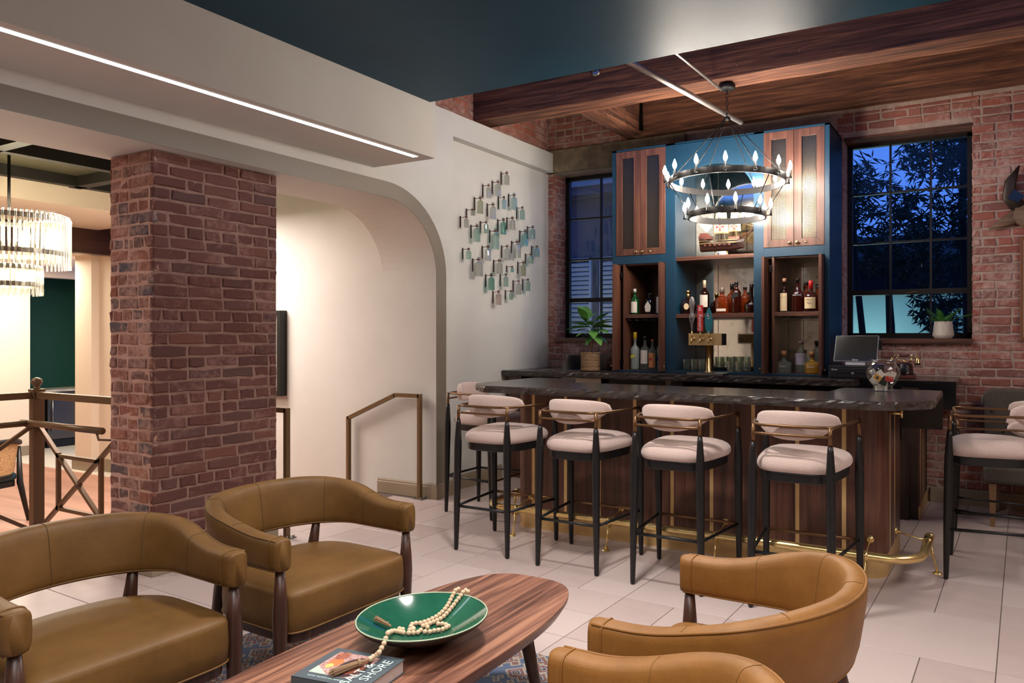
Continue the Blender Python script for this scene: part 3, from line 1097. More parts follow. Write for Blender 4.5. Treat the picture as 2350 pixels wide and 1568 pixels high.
# ================================================================== bar stools
M_linen = mat('blush_linen', (208, 186, 176), 0.95, mot=(194, 170, 160), mot_scale=120, mot_lo=0.3, mot_hi=0.7, sheen=0.3, bump=0.25, bump_scale=320)
M_stoolblack = mat('stool_black', (17, 17, 18), 0.42, mot=(24, 24, 25), mot_scale=40)
M_stoolbronze = mat('antique_bronze', (112, 82, 54), 0.34, 0.7)
def make_stool():
    """Counter stool facing +y: four legs carrying an arm rail, curved back pad, padded seat, foot rails."""
    t = thing('bar_stool', '', 'bar stool')
    fb, ff, yb, yf = 0.213, 0.270, -0.254, 0.254
    tops = {}
    for (sx, back) in ((-1, 1), (1, 1), (-1, 0), (1, 0)):
        foot = Vector((sx * (fb if back else ff), yb if back else yf, 0))
        top = Vector((sx * (fb - 0.012 if back else ff - 0.002), (yb + 0.012) if back else (yf - 0.022), 0.985))
        zs = [0, 0.012, 0.30, 0.66, 0.74, 0.86, 0.888]
        rs = [0.0105, 0.0145, 0.0215, 0.0255, 0.0245, 0.0165, 0.0135]
        lg = MB().tube([foot.lerp(top, z / 0.985) for z in zs], rs, 14).build('leg', M_stoolblack, t, smooth=True)
        MB().tube([foot.lerp(top, z / 0.985) for z in (0.885, 0.985)], 0.0105, 12).build('brass_post', M_stoolbronze, lg, smooth=True)
        tops[(sx, back)] = top
    zr = 0.982
    # arm rail: front post, along the side, round the back, to the other front post
    pts = []
    r, l = tops[(1, 0)], tops[(-1, 0)]
    half = []
    for k in range(6):
        q = k / 5
        half.append((r.x + (0.226 - r.x) * q + 0.01 * math.sin(q * PI), r.y + (-0.145 - r.y) * q))
    for k in range(1, 8):
        a = -PI / 2 * k / 8
        half.append((0.126 + 0.10 * math.cos(a), -0.145 + 0.106 * math.sin(a)))
    half += [(0.126, -0.252), (0.06, -0.258), (0.0, -0.260)]
    for (x, y) in half:
        pts.append((x, y, zr))
    for (x, y) in reversed(half[:-1]):
        pts.append((-x, y, zr))
    MB().tube(pts, 0.0085, 10).build('arm_rail', M_stoolbronze, t, smooth=True)
    pr = [(0.203 * math.cos(-PI * k / 12) * 1.0, -0.235 + 0.03 * math.sin(-PI * k / 12), 0.936) for k in range(13)]
    MB().tube(pr, 0.0075, 10).build('back_rail', M_stoolbronze, t, smooth=True)
    # curved back pad (D shape, flat top, round bottom)
    rings = []
    nx = 28
    for i in range(nx + 1):
        u = -1 + 2 * i / nx
        x = 0.232 * u
        yc = -0.222 + 0.14 * (abs(u) ** 2.0)
        w = (1 - abs(u) ** 5) ** 0.5
        ztop = 1.060 - 0.022 * u * u - 0.055 * (1 - (1 - abs(u) ** 9) ** 0.5 if abs(u) < 1 else 1)
        zbot = 0.905 + 0.125 * (1 - (1 - min(1, abs(u)) ** 2.4) ** 0.55)
        zbot = min(zbot, ztop - 0.004)
        zm, hz = (ztop + zbot) / 2, (ztop - zbot) / 2
        T = 0.031 * max(0.12, w)
        ring = []
        for k in range(16):
            a = 2 * PI * k / 16
            ex = abs(math.cos(a)) ** 0.7 * (1 if math.cos(a) > 0 else -1)
            ez = abs(math.sin(a)) ** 0.55 * (1 if math.sin(a) > 0 else -1)
            ring.append((x, yc + T * ex, zm + hz * ez))
        rings.append(ring)
    MB().loft(rings).build('back_cushion', M_linen, t, smooth=True)
    # seat
    ol = []
    for k in range(56):
        a = 2 * PI * k / 56
        c, s = math.cos(a), math.sin(a)
        y = abs(s) ** 0.55 * 0.256 * (1 if s > 0 else -1)
        wd = 0.238 + 0.030 * (y / 0.256)
        x = abs(c) ** 0.5 * wd * (1 if c > 0 else -1)
        ol.append((x, y + 0.012))
    rr = [[(x * s, y * s, z) for x, y in ol] for z, s in ((0.733, 0.93), (0.738, 0.965), (0.752, 0.995), (0.768, 1.0), (0.784, 0.98), (0.80, 0.93), (0.814, 0.84), (0.826, 0.70), (0.835, 0.5), (0.840, 0.25), (0.842, 0.02))]
    MB().loft(rr).build('seat', M_linen, t, smooth=True)
    ap_ = []
    MB().loft([[(x * s, y * s, z) for x, y in ol] for z, s in ((0.680, 0.90), (0.686, 0.925), (0.728, 0.935), (0.736, 0.92))]).build('seat_frame', M_stoolblack, t, smooth=False)
    # foot rails
    zf = 0.300
    P = lambda sx, back: Vector((sx * (fb if back else ff), yb if back else yf, 0)).lerp(tops[(sx, back)], zf / 0.985)
    for (a, b, nm, m) in (((-1, 1), (1, 1), 'stretcher', M_stoolblack), ((-1, 1), (-1, 0), 'stretcher', M_stoolblack), ((1, 1), (1, 0), 'stretcher', M_stoolblack), ((-1, 0), (1, 0), 'foot_rest', M_stoolbronze)):
        MB().tube([P(*a), P(*b)], 0.0095, 10).build(nm, m, t, smooth=True)
    return t
GS = 'bar stools'
s1 = make_stool()
s1['group'] = GS
s1['label'] = 'blush linen bar stool at the bar front, nearest the arch'
s1.location = (-3.026, 4.134, 0)
dup(s1, (-2.346, 4.108, 0), 0, 'blush linen bar stool at the bar front, second from the arch')
dup(s1, (-1.663, 4.080, 0), 0, 'blush linen bar stool third from the arch along the bar front')
dup(s1, (-0.945, 4.052, 0), 0, 'blush linen bar stool at the bar front, behind the light tan armchair')
dup(s1, (-3.755, 4.890, 0), -PI / 2, 'blush linen bar stool at the left end of the bar beside the arch jamb')
dup(s1, (-0.005, 5.055, 0), PI / 2, 'tall blush bar stool at the right end of the bar, nearest the picture edge')
s7 = dup(s1, (-0.010, 5.72, 0), PI / 2, 'lower blush counter stool behind the tall one at the right end of the bar')
s7.scale = (1, 1, 0.845)
# ================================================================== stone
def stone(name, base, dark, vein, rough=0.22, scale=6.0):
    m = bpy.data.materials.new(name)
    m.use_nodes = True
    nt = m.node_tree
    N = nt.nodes.new
    L = nt.links.new
    b = nt.nodes['Principled BSDF']
    b.inputs['Roughness'].default_value = rough
    t = N('ShaderNodeTexCoord')
    mp = N('ShaderNodeMapping')
    mp.inputs['Scale'].default_value = (1.0, 2.6, 2.6)
    mp.inputs['Rotation'].default_value = (0, 0.3, 0.35)
    L(t.outputs['Object'], mp.inputs['Vector'])
    n = N('ShaderNodeTexNoise')
    n.inputs['Scale'].default_value = scale
    n.inputs['Detail'].default_value = 9
    n.inputs['Roughness'].default_value = 0.68
    n.inputs['Distortion'].default_value = 1.6
    L(mp.outputs['Vector'], n.inputs['Vector'])
    r = N('ShaderNodeValToRGB')
    e = r.color_ramp.elements
    e[0].position = 0.34
    e[0].color = (*lin(dark), 1)
    e[1].position = 0.74
    e[1].color = (*lin(vein), 1)
    e.new(0.5).color = (*lin(base), 1)
    e.new(0.62).color = (*lin(base), 1)
    L(n.outputs['Fac'], r.inputs['Fac'])
    L(r.outputs['Color'], b.inputs['Base Color'])
    MATS[name] = m
    return m
M_stone = stone('leathered_grey_granite', (64, 56, 52), (34, 30, 29), (112, 98, 88), 0.20)
M_stone2 = stone('black_granite', (13, 14, 17), (7, 8, 10), (44, 44, 46), 0.22, 9.0)

# ================================================================== bar counter
bar = thing('bar_counter', 'walnut panelled bar counter with brass inlay strips and brass plinth', 'bar counter', (-1.9, 4.9, 0))
ox, oy = -1.9, 4.9
BX0, BX1, BY0, BY1 = -3.26, -0.571, 4.583, 5.30
ZB, ZU = 0.135, 1.045
RB = 0.12
def bar_outline(g=0.0, n=8):
    """Plan of the bar body: left end, rounded corner, front, rounded corner, right end."""
    x0, x1, y0, y1 = BX0 - g, BX1 + g, BY0 - g, BY1
    r = RB + g
    pts = [(x0, y1)]
    for k in range(n + 1):
        a = PI + PI / 2 * k / n
        pts.append((x0 + r + r * math.cos(a), y0 + r + r * math.sin(a)))
    for k in range(n + 1):
        a = -PI / 2 + PI / 2 * k / n
        pts.append((x1 - r + r * math.cos(a), y0 + r + r * math.sin(a)))
    pts.append((x1, y1))
    return [(x - ox, y - oy) for x, y in pts]
inner = bar_outline(-0.02)
MB().loft([[(x, y, z) for x, y in inner] for z in (0.0, ZU)]).build('carcass', M_darkwood, bar)
MB().loft([[(x, y, z) for x, y in bar_outline(0.0)] for z in (0.0, ZB)]).build('plinth', M_brass2, bar)
# walnut panels between the brass strips along the front
sx = [-3.081 + 0.2835 * k for k in range(9)]
edges = [BX0 + RB] + sx + [BX1 - RB]
hw = 0.0125
for k in range(len(edges) - 1):
    x0 = edges[k] + (hw if k > 0 else 0)
    x1 = edges[k + 1] - (hw if k < len(edges) - 2 else 0)
    MB().box(x0 - ox, x1 - ox, BY0 - oy, BY0 + 0.021 - oy, ZB, ZU).build('walnut_panel', M_walnut_z, bar)
for x in sx:
    MB().box(x - hw - ox, x + hw - ox, BY0 - 0.0015 - oy, BY0 + 0.021 - oy, ZB, ZU).build('brass_strip', M_brass2, bar)
def corner_panel(cx, a0, a1):
    mb = MB()
    rings = []
    for k in range(9):
        a = a0 + (a1 - a0) * k / 8
        c, s = math.cos(a), math.sin(a)
        rings.append([(cx + RB * c - ox, BY0 + RB + RB * s - oy, ZB), (cx + RB * c - ox, BY0 + RB + RB * s - oy, ZU), (cx + (RB - .021) * c - ox, BY0 + RB + (RB - .021) * s - oy, ZU), (cx + (RB - .021) * c - ox, BY0 + RB + (RB - .021) * s - oy, ZB)])
    mb.loft(rings).build('walnut_panel', M_walnut_z, bar)
corner_panel(BX0 + RB, PI, 1.5 * PI)
corner_panel(BX1 - RB, -PI / 2, 0)
# end faces
MB().box(BX0 - ox, BX0 + 0.021 - ox, BY0 + RB - oy, BY1 - oy, ZB, ZU).build('walnut_panel', M_walnut_z, bar)
for y0, y1, m_ in ((BY0 + RB, 4.755, 'w'), (4.755, 4.78, 'b'), (4.78, 4.985, 'w'), (4.985, 5.01, 'b'), (5.01, BY1, 'w')):
    MB().box(BX1 - 0.021 - ox, BX1 + (0.0015 if m_ == 'b' else 0) - ox, y0 - oy, y1 - oy, ZB, ZU).build('brass_strip' if m_ == 'b' else 'walnut_panel', M_brass2 if m_ == 'b' else M_walnut_z, bar)
MB().box(BX1 - ox, BX1 + 0.003 - ox, 4.86 - oy, 4.93 - oy, 0.86, 0.97).build('socket_plate', M_black, bar, bevel=0.002)
MB().box(-2.90 - ox, -2.83 - ox, BY0 - 0.003 - oy, BY0 - oy, 0.86, 0.96).build('socket_plate', mat('brown_socket', (58, 40, 32), 0.4), bar, bevel=0.002)
MB().tube([(-2.9 + 1.2, 0, 0.2), (-2.9 + 1.2, 0, 0.21)], 0.002, 4)
# coat hook below the top at the right end
hkb = thing('brass_coat_hook', 'brass peg hook under the bar top at its right end', 'hook', (BX1, 4.72, 0.985))
MB().tube([(0, 0, 0), (0.075, 0, 0)], 0.009, 10).build('peg', M_brass, hkb, smooth=True)
MB().tube([(0.072, 0, -0.028), (0.072, 0, 0.04)], 0.0075, 10).build('bar', M_brass, hkb, smooth=True)

# worktop of the bar: rough chiselled edge, deeper at both ends
btp = thing('granite_worktop', 'grey brown granite bar top with a rough chiselled edge', 'worktop', (-1.9, 4.6, 1.045))
TZ0, TZ1 = 1.045, 1.095
plan = [(-3.50, 5.245), (-3.50, 4.40), (-3.28, 4.205), (-0.50, 4.205), (-0.30, 4.43), (-0.30, 5.245), (-0.935, 5.245), (-0.96, 4.845), (-2.89, 4.825), (-3.10, 5.245)]
def dense(poly, step=0.035):
    out = []
    for i in range(len(poly)):
        a = Vector(poly[i])
        b = Vector(poly[(i + 1) % len(poly)])
        n = max(1, int((b - a).length / step))
        for k in range(n):
            q = a.lerp(b, k / n)
            out.append((q.x, q.y))
    return out
rp = round_poly(plan, [0.02, 0.16, 0.16, 0.16, 0.16, 0.01, 0.02, 0.02, 0.02, 0.02], 7)
rp = dense(rp)
cxp, cyp = -1.9, 4.6
rg = random.Random(3)
def jit(p, a):
    rough = p[1] < 4.8 or p[0] < -3.45
    return a * rg.uniform(-1, 1) if rough else 0.0
rings = []
for z, ins, j in ((TZ0, 0.008, 0.006), (TZ0 + 0.016, 0.0, 0.005), (TZ1 - 0.016, 0.001, 0.004), (TZ1 - 0.003, 0.004, 0.002), (TZ1, 0.008, 0.001)):
    ring = []
    for i, p in enumerate(rp):
        a = Vector(rp[i - 1])
        b = Vector(rp[(i + 1) % len(rp)])
        t_ = (b - a).normalized()
        nrm = Vector((t_.y, -t_.x))
        q = Vector(p) - nrm * (ins + jit(p, j))
        ring.append((q.x - cxp, q.y - cyp, z - 1.045))
    rings.append(ring)
area2 = sum(rp[i][0] * rp[(i + 1) % len(rp)][1] - rp[(i + 1) % len(rp)][0] * rp[i][1] for i in range(len(rp)))
MB().loft(rings).build('slab', M_stone, btp)
MB().box(-0.556 + 1.9, -0.302 + 1.9, 5.215 - 4.6, 5.243 - 4.6, -0.205, 0.0).build('apron', M_stone2, btp)

# ================================================================== brass foot rail
fr = thing('brass_foot_rail', 'polished brass foot rail on bracket legs along the bar front', 'foot rail', (-1.9, 4.4, 0))
ZR_, RR_ = 0.185, 0.026
rpts = []
yF, xR, xLft, rc = 4.395, -0.365, -3.42, 0.20
rpts.append((xLft, 5.02))
for k in range(9):
    a = PI + PI / 2 * k / 8
    rpts.append((xLft + rc + rc * math.cos(a), yF + rc + rc * math.sin(a)))
for k in range(9):
    a = -PI / 2 + PI / 2 * k / 8
    rpts.append((xR - rc + rc * math.cos(a), yF + rc + rc * math.sin(a)))
rpts.append((xR, 4.98))
MB().tube([(x + 1.9, y - 4.4, ZR_) for x, y in rpts], RR_, 18).build('rail', M_brass, fr, smooth=True)
for (x, y) in (rpts[0], rpts[-1]):
    MB().lathe([(0.004, -0.006), (0.03, -0.006), (0.03, 0.006), (0.018, 0.012), (0.004, 0.014)], 18, (x + 1.9, y - 4.4, ZR_), M=None).build('end_cap', M_brass, fr, smooth=True) if False else MB().tube([(x + 1.9, y - 4.4 - 0.012, ZR_), (x + 1.9, y - 4.4 + 0.012, ZR_)], 0.03, 18).build('end_cap', M_brass, fr, smooth=True)
def rail_bracket(x, y, dx, dy):
    """Collar round the rail, forked leg to the floor, stay back to the bar."""
    px, py = x + 1.9, y - 4.4
    n = Vector((dx, dy, 0))
    t_ = Vector((-dy, dx, 0))
    b = MB().tube([Vector((px, py, ZR_)) - t_ * 0.014, Vector((px, py, ZR_)) + t_ * 0.014], 0.0295, 18).build('bracket', M_brass, fr, smooth=True)
    c = Vector((px, py, 0))
    f = c + n * 0.055
    MB().tube([c + Vector((0, 0, ZR_ - 0.02)) + n * 0.02, c + n * 0.035 + Vector((0, 0, 0.09)), f + Vector((0, 0, 0.012))], [0.007, 0.006, 0.008], 8).tube([c + Vector((0, 0, ZR_ - 0.02)) - n * 0.02, c + n * 0.03 + Vector((0, 0, 0.10))], [0.006, 0.005], 8).build('bracket_leg', M_brass, b, smooth=True)
    MB().lathe([(0.002, 0.016), (0.014, 0.013), (0.024, 0.005), (0.025, 0.0)], 14, (f.x, f.y, 0.0), 1.25 if abs(dx) > .5 else 1, 1.25 if abs(dy) > .5 else 1).build('bracket_foot', M_brass, b, smooth=True)
    w = c - n * 0.185 + Vector((0, 0, 0.235))
    MB().tube([c + Vector((0, 0, ZR_ + 0.012)), c - n * 0.06 + Vector((0, 0, ZR_ + 0.02)), w], 0.006, 8).build('stay', M_brass, b, smooth=True)
    MB().lathe([(0.003, -0.016), (0.017, -0.013), (0.024, -0.003), (0.024, 0.001)], 16, M=Matrix.Translation(w) @ (Matrix.Rotation(-PI / 2, 4, 'X') if abs(dy) > .5 else Matrix.Rotation(-math.copysign(PI / 2, dx), 4, 'Y'))).build('rosette', M_brass, b, smooth=True)
for x in (-3.10, -2.33, -1.56, -0.66):
    rail_bracket(x, yF, 0, -1)
rail_bracket(xR, 4.86, 1, 0)
rail_bracket(xLft, 4.86, -1, 0)

# ================================================================== back counter
bc = thing('back_counter', 'dark walnut back counter with open shelves and outlets under the bottles', 'counter', (-2.4, 6.55, 0))
def bcb(x0, x1, y0, y1, z0, z1, name, m, bev=0.0):
    return MB().box(x0 + 2.4, x1 + 2.4, y0 - 6.55, y1 - 6.55, z0, z1).build(name, m, bc, bevel=bev)
bcb(-4.42, -0.53, 6.75, 6.95, 0.0, 1.03, 'back_panel', M_darkwood)
bcb(-4.44, -4.28, 6.14, 6.75, 0.0, 1.043, 'end_panel', M_walnut_z)
bcb(-4.28, -0.6, 6.16, 6.75, 0.0, 0.62, 'shelf_block', M_darkwood)
bcb(-2.62, -2.52, 6.18, 6.75, 0.62, 1.043, 'divider', M_darkwood)
bcb(-0.66, -0.535, 6.215, 6.75, 0.0, 1.043, 'end_panel', M_darkwood)
for y0 in (6.34, 6.56, 6.78):
    bcb(-0.535, -0.528, y0, y0 + 0.02, 0.1, 1.03, 'brass_strip', M_brass2)
bcb(-0.5355, -0.530, 6.22, 6.95, 0.1, 1.03, 'end_veneer', M_walnut_z)
bcb(-0.60, -0.52, 6.23, 6.95, 0.0, 0.1, 'end_plinth', M_brass2)
for x in (-2.93, -2.86):
    bcb(x, x + 0.055, 6.74, 6.749, 0.935, 1.03, 'outlet', mat('ivory_plastic', (190, 180, 164), 0.4), 0.002)
bcb(-3.80, -3.35, 6.14, 6.30, 0.99, 1.04, 'sink_basin_front', M_steel)
bt = thing('granite_worktop', 'grey brown granite slab on top of the back counter', 'worktop', (-2.4, 6.5, 1.045))
ptop = dense([(-4.478, 6.08), (-1.0, 6.08), (-0.98, 6.23), (-0.262, 6.23), (-0.262, 6.955), (-4.478, 6.955)], 0.04)
rings = []
rg = random.Random(8)
for z, j in ((0.0, 0.006), (0.018, 0.005), (0.038, 0.004), (0.052, 0.002), (0.055, 0.0)):
    ring = []
    for (x, y) in ptop:
        jj = rg.uniform(-j, j) if y < 6.1 else 0
        ring.append((x + 2.4, y - 6.5 + jj + (0.006 if (z in (0.0, 0.055) and y < 6.1) else 0), z))
    rings.append(ring)
MB().loft(rings).build('slab', M_stone, bt)
MB().box(-0.985 + 2.4, -0.266 + 2.4, 6.228 - 6.5, 6.255 - 6.5, -0.165, 0.05).build('apron', M_stone2, bt)
MB().box(-0.985 + 2.4, -0.266 + 2.4, 6.255 - 6.5, 6.955 - 6.5, -0.165, -0.14).build('apron_underside', M_stone2, bt)
ZC = 1.10
# ================================================================== blue back-bar cabinet
M_cabblue = mat('cabinet_blue', (17, 54, 75), 0.42, mot=(15, 48, 68), mot_scale=3)
M_mirror = mat('antique_mirror', (240, 234, 220), 0.07, 1.0, mot=(186, 172, 146), mot_scale=11, mot_lo=0.52, mot_hi=0.75)
M_mirror_dk = mat('dim_cabinet_glass', (112, 100, 88), 0.22, 0.8, mot=(78, 70, 62), mot_scale=5)
M_wire = mat('wire_mesh_metal', (122, 112, 98), 0.35, 1.0)
M_joint = mat('mirror_joint', (22, 18, 14), 0.5)
KX, KY = -2.302, 6.66
cab = thing('back_bar_cabinet', 'tall dark blue back bar cabinet with walnut wire-mesh doors and an arched mirror niche', 'cabinet', (KX, KY, ZC + 0.001))
def kb(x0, x1, y0, y1, z0, z1, mb=None):
    return (mb or MB()).box(x0 - KX, x1 - KX, y0 - KY, y1 - KY, z0 - ZC, z1 - ZC)
YF, YK = 6.38, 6.945
X = dict(L=-3.354, dl0=-3.307, dlm=-3.047, dl1=-2.780, s1=-2.677, s2=-1.917, dr0=-1.824, drm=-1.556, dr1=-1.293, R=-1.250)
ZTOP, ZUB, ZLT = 3.283, 2.235, 2.155
cm = MB()
kb(X['L'], X['dl0'], YF, YK, ZC, ZTOP, cm)
kb(X['dr1'], X['R'], YF, YK, ZC, ZTOP, cm)
kb(X['dl1'], X['s1'], YF, YK, ZC, ZTOP, cm)
kb(X['s2'], X['dr0'], YF, YK, ZC, ZTOP, cm)
kb(X['L'], X['R'], YF, YK, 3.263, ZTOP, cm)
for a, b in (('dl0', 'dl1'), ('dr0', 'dr1')):
    kb(X[a], X[b], YF, YK, ZLT, ZUB, cm)
    kb(X[a], X[b], YF, YF + 0.04, ZC, 1.118, cm)
kb(X['s1'], X['s2'], YF, YF + 0.04, ZC, 1.125, cm)
kb(X['s1'], X['s2'], YK - 0.02, YK, ZC, 3.27, cm)
cm.build('carcass', M_cabblue, cab, bevel=0.002)
# arched head of the middle niche
hx0, hx1 = X['s1'], X['s2']
cxn, rn = (hx0 + hx1) / 2, (hx1 - hx0) / 2
arch = MB()
pa = [(cxn + rn * math.cos(PI * k / 24), 2.735 + 0.315 * math.sin(PI * k / 24)) for k in range(25)]
for k in range(24):
    (xa, za), (xb, zb_) = pa[k], pa[k + 1]
    for y in (YF, YF + 0.03):
        arch.add([(xa - KX, y - KY, za - ZC), (xb - KX, y - KY, zb_ - ZC), (xb - KX, y - KY, 3.27 - ZC), (xa - KX, y - KY, 3.27 - ZC)], [(0, 1, 2, 3)])
    arch.add([(xa - KX, YF - KY, za - ZC), (xb - KX, YF - KY, zb_ - ZC), (xb - KX, YF + 0.03 - KY, zb_ - ZC), (xa - KX, YF + 0.03 - KY, za - ZC)], [(0, 1, 2, 3)])
arch.build('arched_panel', M_cabblue, cab)
# antique mirror back of the niche, in panes with dark joints
xm = [X['s1'], -2.44, -2.04, X['s2']]
for z0, z1 in ((1.125, 2.165), (2.2, 3.1)):
    for i in range(3):
        kb(xm[i] + 0.003, xm[i + 1] - 0.003, YK - 0.03, YK - 0.022, z0, z1).build('mirror_pane', M_mirror, cab)
kb(X['s1'], X['s2'], YK - 0.022, YK - 0.021, 1.12, 3.1).build('mirror_joints', M_joint, cab)
# walnut shelves
for zt, zb_ in ((2.198, 2.163), (1.660, 1.622)):
    kb(X['s1'] + 0.001, X['s2'] - 0.001, YF + 0.012, YK - 0.031, zb_, zt).build('shelf', M_walnut_x, cab, bevel=0.002)
# upper doors with wire mesh
def mesh_door(x0, x1, knob_x, z0=2.238, z1=3.260):
    fw = 0.066
    d = MB()
    y0, y1 = YF - 0.004, YF + 0.018
    # mitred frame: four boards
    o_ = [(x0, z0), (x1, z0), (x1, z1), (x0, z1)]
    i_ = [(x0 + fw, z0 + fw), (x1 - fw, z0 + fw), (x1 - fw, z1 - fw), (x0 + fw, z1 - fw)]
    for k in range(4):
        k2 = (k + 1) % 4
        q = [o_[k], o_[k2], i_[k2], i_[k]]
        d.loft([[(a - KX, y - KY, b - ZC) for a, b in q] for y in (y0, y1)])
    dr = d.build('door', M_walnut_z, cab, bevel=0.0015)
    w = MB()
    xa, xb, za, zb_ = x0 + fw, x1 - fw, z0 + fw, z1 - fw
    n = max(6, int((xb - xa) / 0.0125))
    for k in range(n + 1):
        x = xa + (xb - xa) * k / n
        kb(x - 0.0016, x + 0.0016, YF + 0.004, YF + 0.007, za, zb_, w)
    m_ = int((zb_ - za) / 0.0125)
    for k in range(m_ + 1):
        z = za + (zb_ - za) * k / m_
        kb(xa, xb, YF + 0.006, YF + 0.009, z - 0.0013, z + 0.0013, w)
    w.build('wire_mesh', M_wire, dr, fix=False)
    MB().lathe([(0.006, 0), (0.007, 0.012), (0.015, 0.018), (0.016, 0.026), (0.011, 0.032), (0.002, 0.033)], 14, M=Matrix.Translation((knob_x - KX, y0 - KY, z0 + 0.032 - ZC)) @ Matrix.Rotation(PI / 2, 4, 'X')).build('knob', M_gold, dr, smooth=True)
    return dr
mesh_door(X['dl0'], X['dlm'] - 0.002, X['dlm'] - 0.034)
dk = mesh_door(X['dlm'] + 0.002, X['dl1'], X['dlm'] + 0.034)
mesh_door(X['dr0'], X['drm'] - 0.002, X['drm'] - 0.034)
dk2 = mesh_door(X['drm'] + 0.002, X['dr1'], X['drm'] + 0.034)
for d_, x in ((dk, X['dlm'] + 0.105), (dk2, X['drm'] + 0.105)):
    MB().lathe([(0.011, 0), (0.011, 0.006), (0.002, 0.007)], 12, M=Matrix.Translation((x - KX, YF - 0.004 - KY, 2.27 - ZC)) @ Matrix.Rotation(PI / 2, 4, 'X')).build('lock', M_gold, d_, smooth=True)
for a, b in (('dl0', 'dl1'), ('dr0', 'dr1')):
    kb(X[a], X[b], YF + 0.06, YF + 0.065, 2.25, 3.25).build('upper_back', mat('dim_cabinet_lining', (58, 54, 52), 0.6), cab)
# lower open bays: walnut lining, mirror back, shelf, folded-back doors, stemware rack
for (a, b) in (('dl0', 'dl1'), ('dr0', 'dr1')):
    x0, x1 = X[a], X[b]
    li = MB()
    kb(x0 + 0.072, x0 + 0.092, YF + 0.005, YK - 0.03, 1.118, ZLT, li)
    kb(x1 - 0.052, x1 - 0.032, YF + 0.005, YK - 0.03, 1.118, ZLT, li)
    kb(x0 + 0.072, x1 - 0.032, YF + 0.04, YK - 0.03, 1.112, 1.119, li)
    kb(x0, x1, YF + 0.02, YK - 0.03, ZLT - 0.012, ZLT, li)
    li.build('bay_lining', M_walnut_z, cab)
    xq = x0 + 0.092 + (x1 - x0 - 0.144) * 0.36
    for p, q in ((x0 + 0.092, xq), (xq, x1 - 0.052)):
        kb(p + 0.002, q - 0.002, YK - 0.045, YK - 0.038, 1.12, ZLT - 0.012).build('mirror_pane', M_mirror if a == 'dr0' else M_mirror_dk, cab)
    kb(x0 + 0.092, x1 - 0.052, YK - 0.037, YK - 0.034, 1.12, ZLT - 0.012).build('mirror_joints', M_joint, cab)
    kb(x0 + 0.092, x1 - 0.052, YF + 0.012, YK - 0.046, 1.627, 1.664).build('shelf', M_walnut_x, cab, bevel=0.002)
    r = MB()
    for k in range(4):
        x = x0 + 0.125 + 0.085 * k
        for dx in (-0.012, 0.012):
            r.tube([(x + dx - KX, YF + 0.03 - KY, 1.606 - ZC), (x + dx - KX, YF + 0.30 - KY, 1.606 - ZC)], 0.0022, 5)
        r.tube([(x - 0.012 - KX, YF + 0.03 - KY, 1.624 - ZC), (x - 0.012 - KX, YF + 0.03 - KY, 1.606 - ZC), (x + 0.012 - KX, YF + 0.03 - KY, 1.606 - ZC), (x + 0.012 - KX, YF + 0.03 - KY, 1.624 - ZC)], 0.0022, 5)
    r.build('stemware_rack', M_steel, cab, smooth=True)
    for x, sgn in ((x0 + 0.006, -1), (x1 - 0.03, 1)):
        dr = MB()
        kb(x, x + 0.026, YF - 0.10, YF + 0.24, 1.118, ZLT - 0.004, dr)
        dd = dr.build('door', M_walnut_z, cab, bevel=0.002)
        kx = x if sgn < 0 else x + 0.026
        MB().lathe([(0.005, 0), (0.006, 0.012), (0.013, 0.018), (0.013, 0.026), (0.002, 0.03)], 12, M=Matrix.Translation((kx - KX, YF - 0.07 - KY, 1.16 - ZC)) @ Matrix.Rotation(sgn * PI / 2, 4, 'Y')).build('knob', M_gold, dd, smooth=True)
    for z in (2.05, 1.20):
        kb(x0 + 0.045, x0 + 0.078, YF + 0.0, YF + 0.03, z - 0.03, z + 0.03).build('hinge', M_blackm, cab, bevel=0.004)

# ================================================================== bottles
def bottle_mat(name, rgb, rough=0.06, trans=0.0, metal=0.0):
    return mat(name, rgb, rough, metal, spec=0.6, trans=trans)
M_clear = glass('clear_bottle_glass', (240, 247, 242), 0.2, body=0.10, bodycol=(206, 216, 206))
M_amber = glass('amber_whiskey', (226, 124, 52), 0.2, body=0.45, bodycol=(132, 60, 24))
M_amber2 = glass('dark_whiskey', (120, 46, 20), 0.2, body=0.5, bodycol=(44, 16, 9))
M_red_w = glass('red_brown_whiskey', (168, 74, 36), 0.2, body=0.5, bodycol=(66, 24, 14))
M_gtgreen = bottle_mat('green_bottle_glass', (14, 74, 34))
M_gblack = bottle_mat('black_bottle_glass', (14, 12, 12))
M_gblue = bottle_mat('pale_blue_glass', (44, 84, 84))
M_anejo = glass('pale_gold_tequila', (232, 196, 112), 0.2, body=0.4, bodycol=(206, 160, 70))
M_frost = glass('frosted_glass', (214, 222, 216), 0.25, rough=0.4, body=0.45, bodycol=(186, 196, 188))
M_label = mat('label_paper', (226, 216, 200), 0.7)
M_label_c = mat('cream_label', (222, 200, 158), 0.7)
M_label_o = mat('orange_label', (206, 136, 84), 0.7)
M_label_d = mat('dark_label', (30, 34, 30), 0.6)
M_label_b = mat('blue_label', (78, 96, 140), 0.6)
M_label_g = mat('grey_lilac_label', (164, 156, 168), 0.6)
M_capw = mat('white_cap', (226, 224, 218), 0.4)
M_capy = mat('yellow_cap', (206, 170, 44), 0.4)
M_capr = mat('red_wax', (178, 24, 30), 0.35)
M_capk = mat('black_cap', (20, 18, 18), 0.35)
M_cork = mat('cork', (168, 118, 78), 0.8)
M_silvercap = mat('grey_cap', (120, 104, 92), 0.4)
M_pinkcap = mat('copper_cap', (200, 110, 92), 0.35, 0.4)
M_text = mat('dark_print', (52, 36, 30), 0.6)
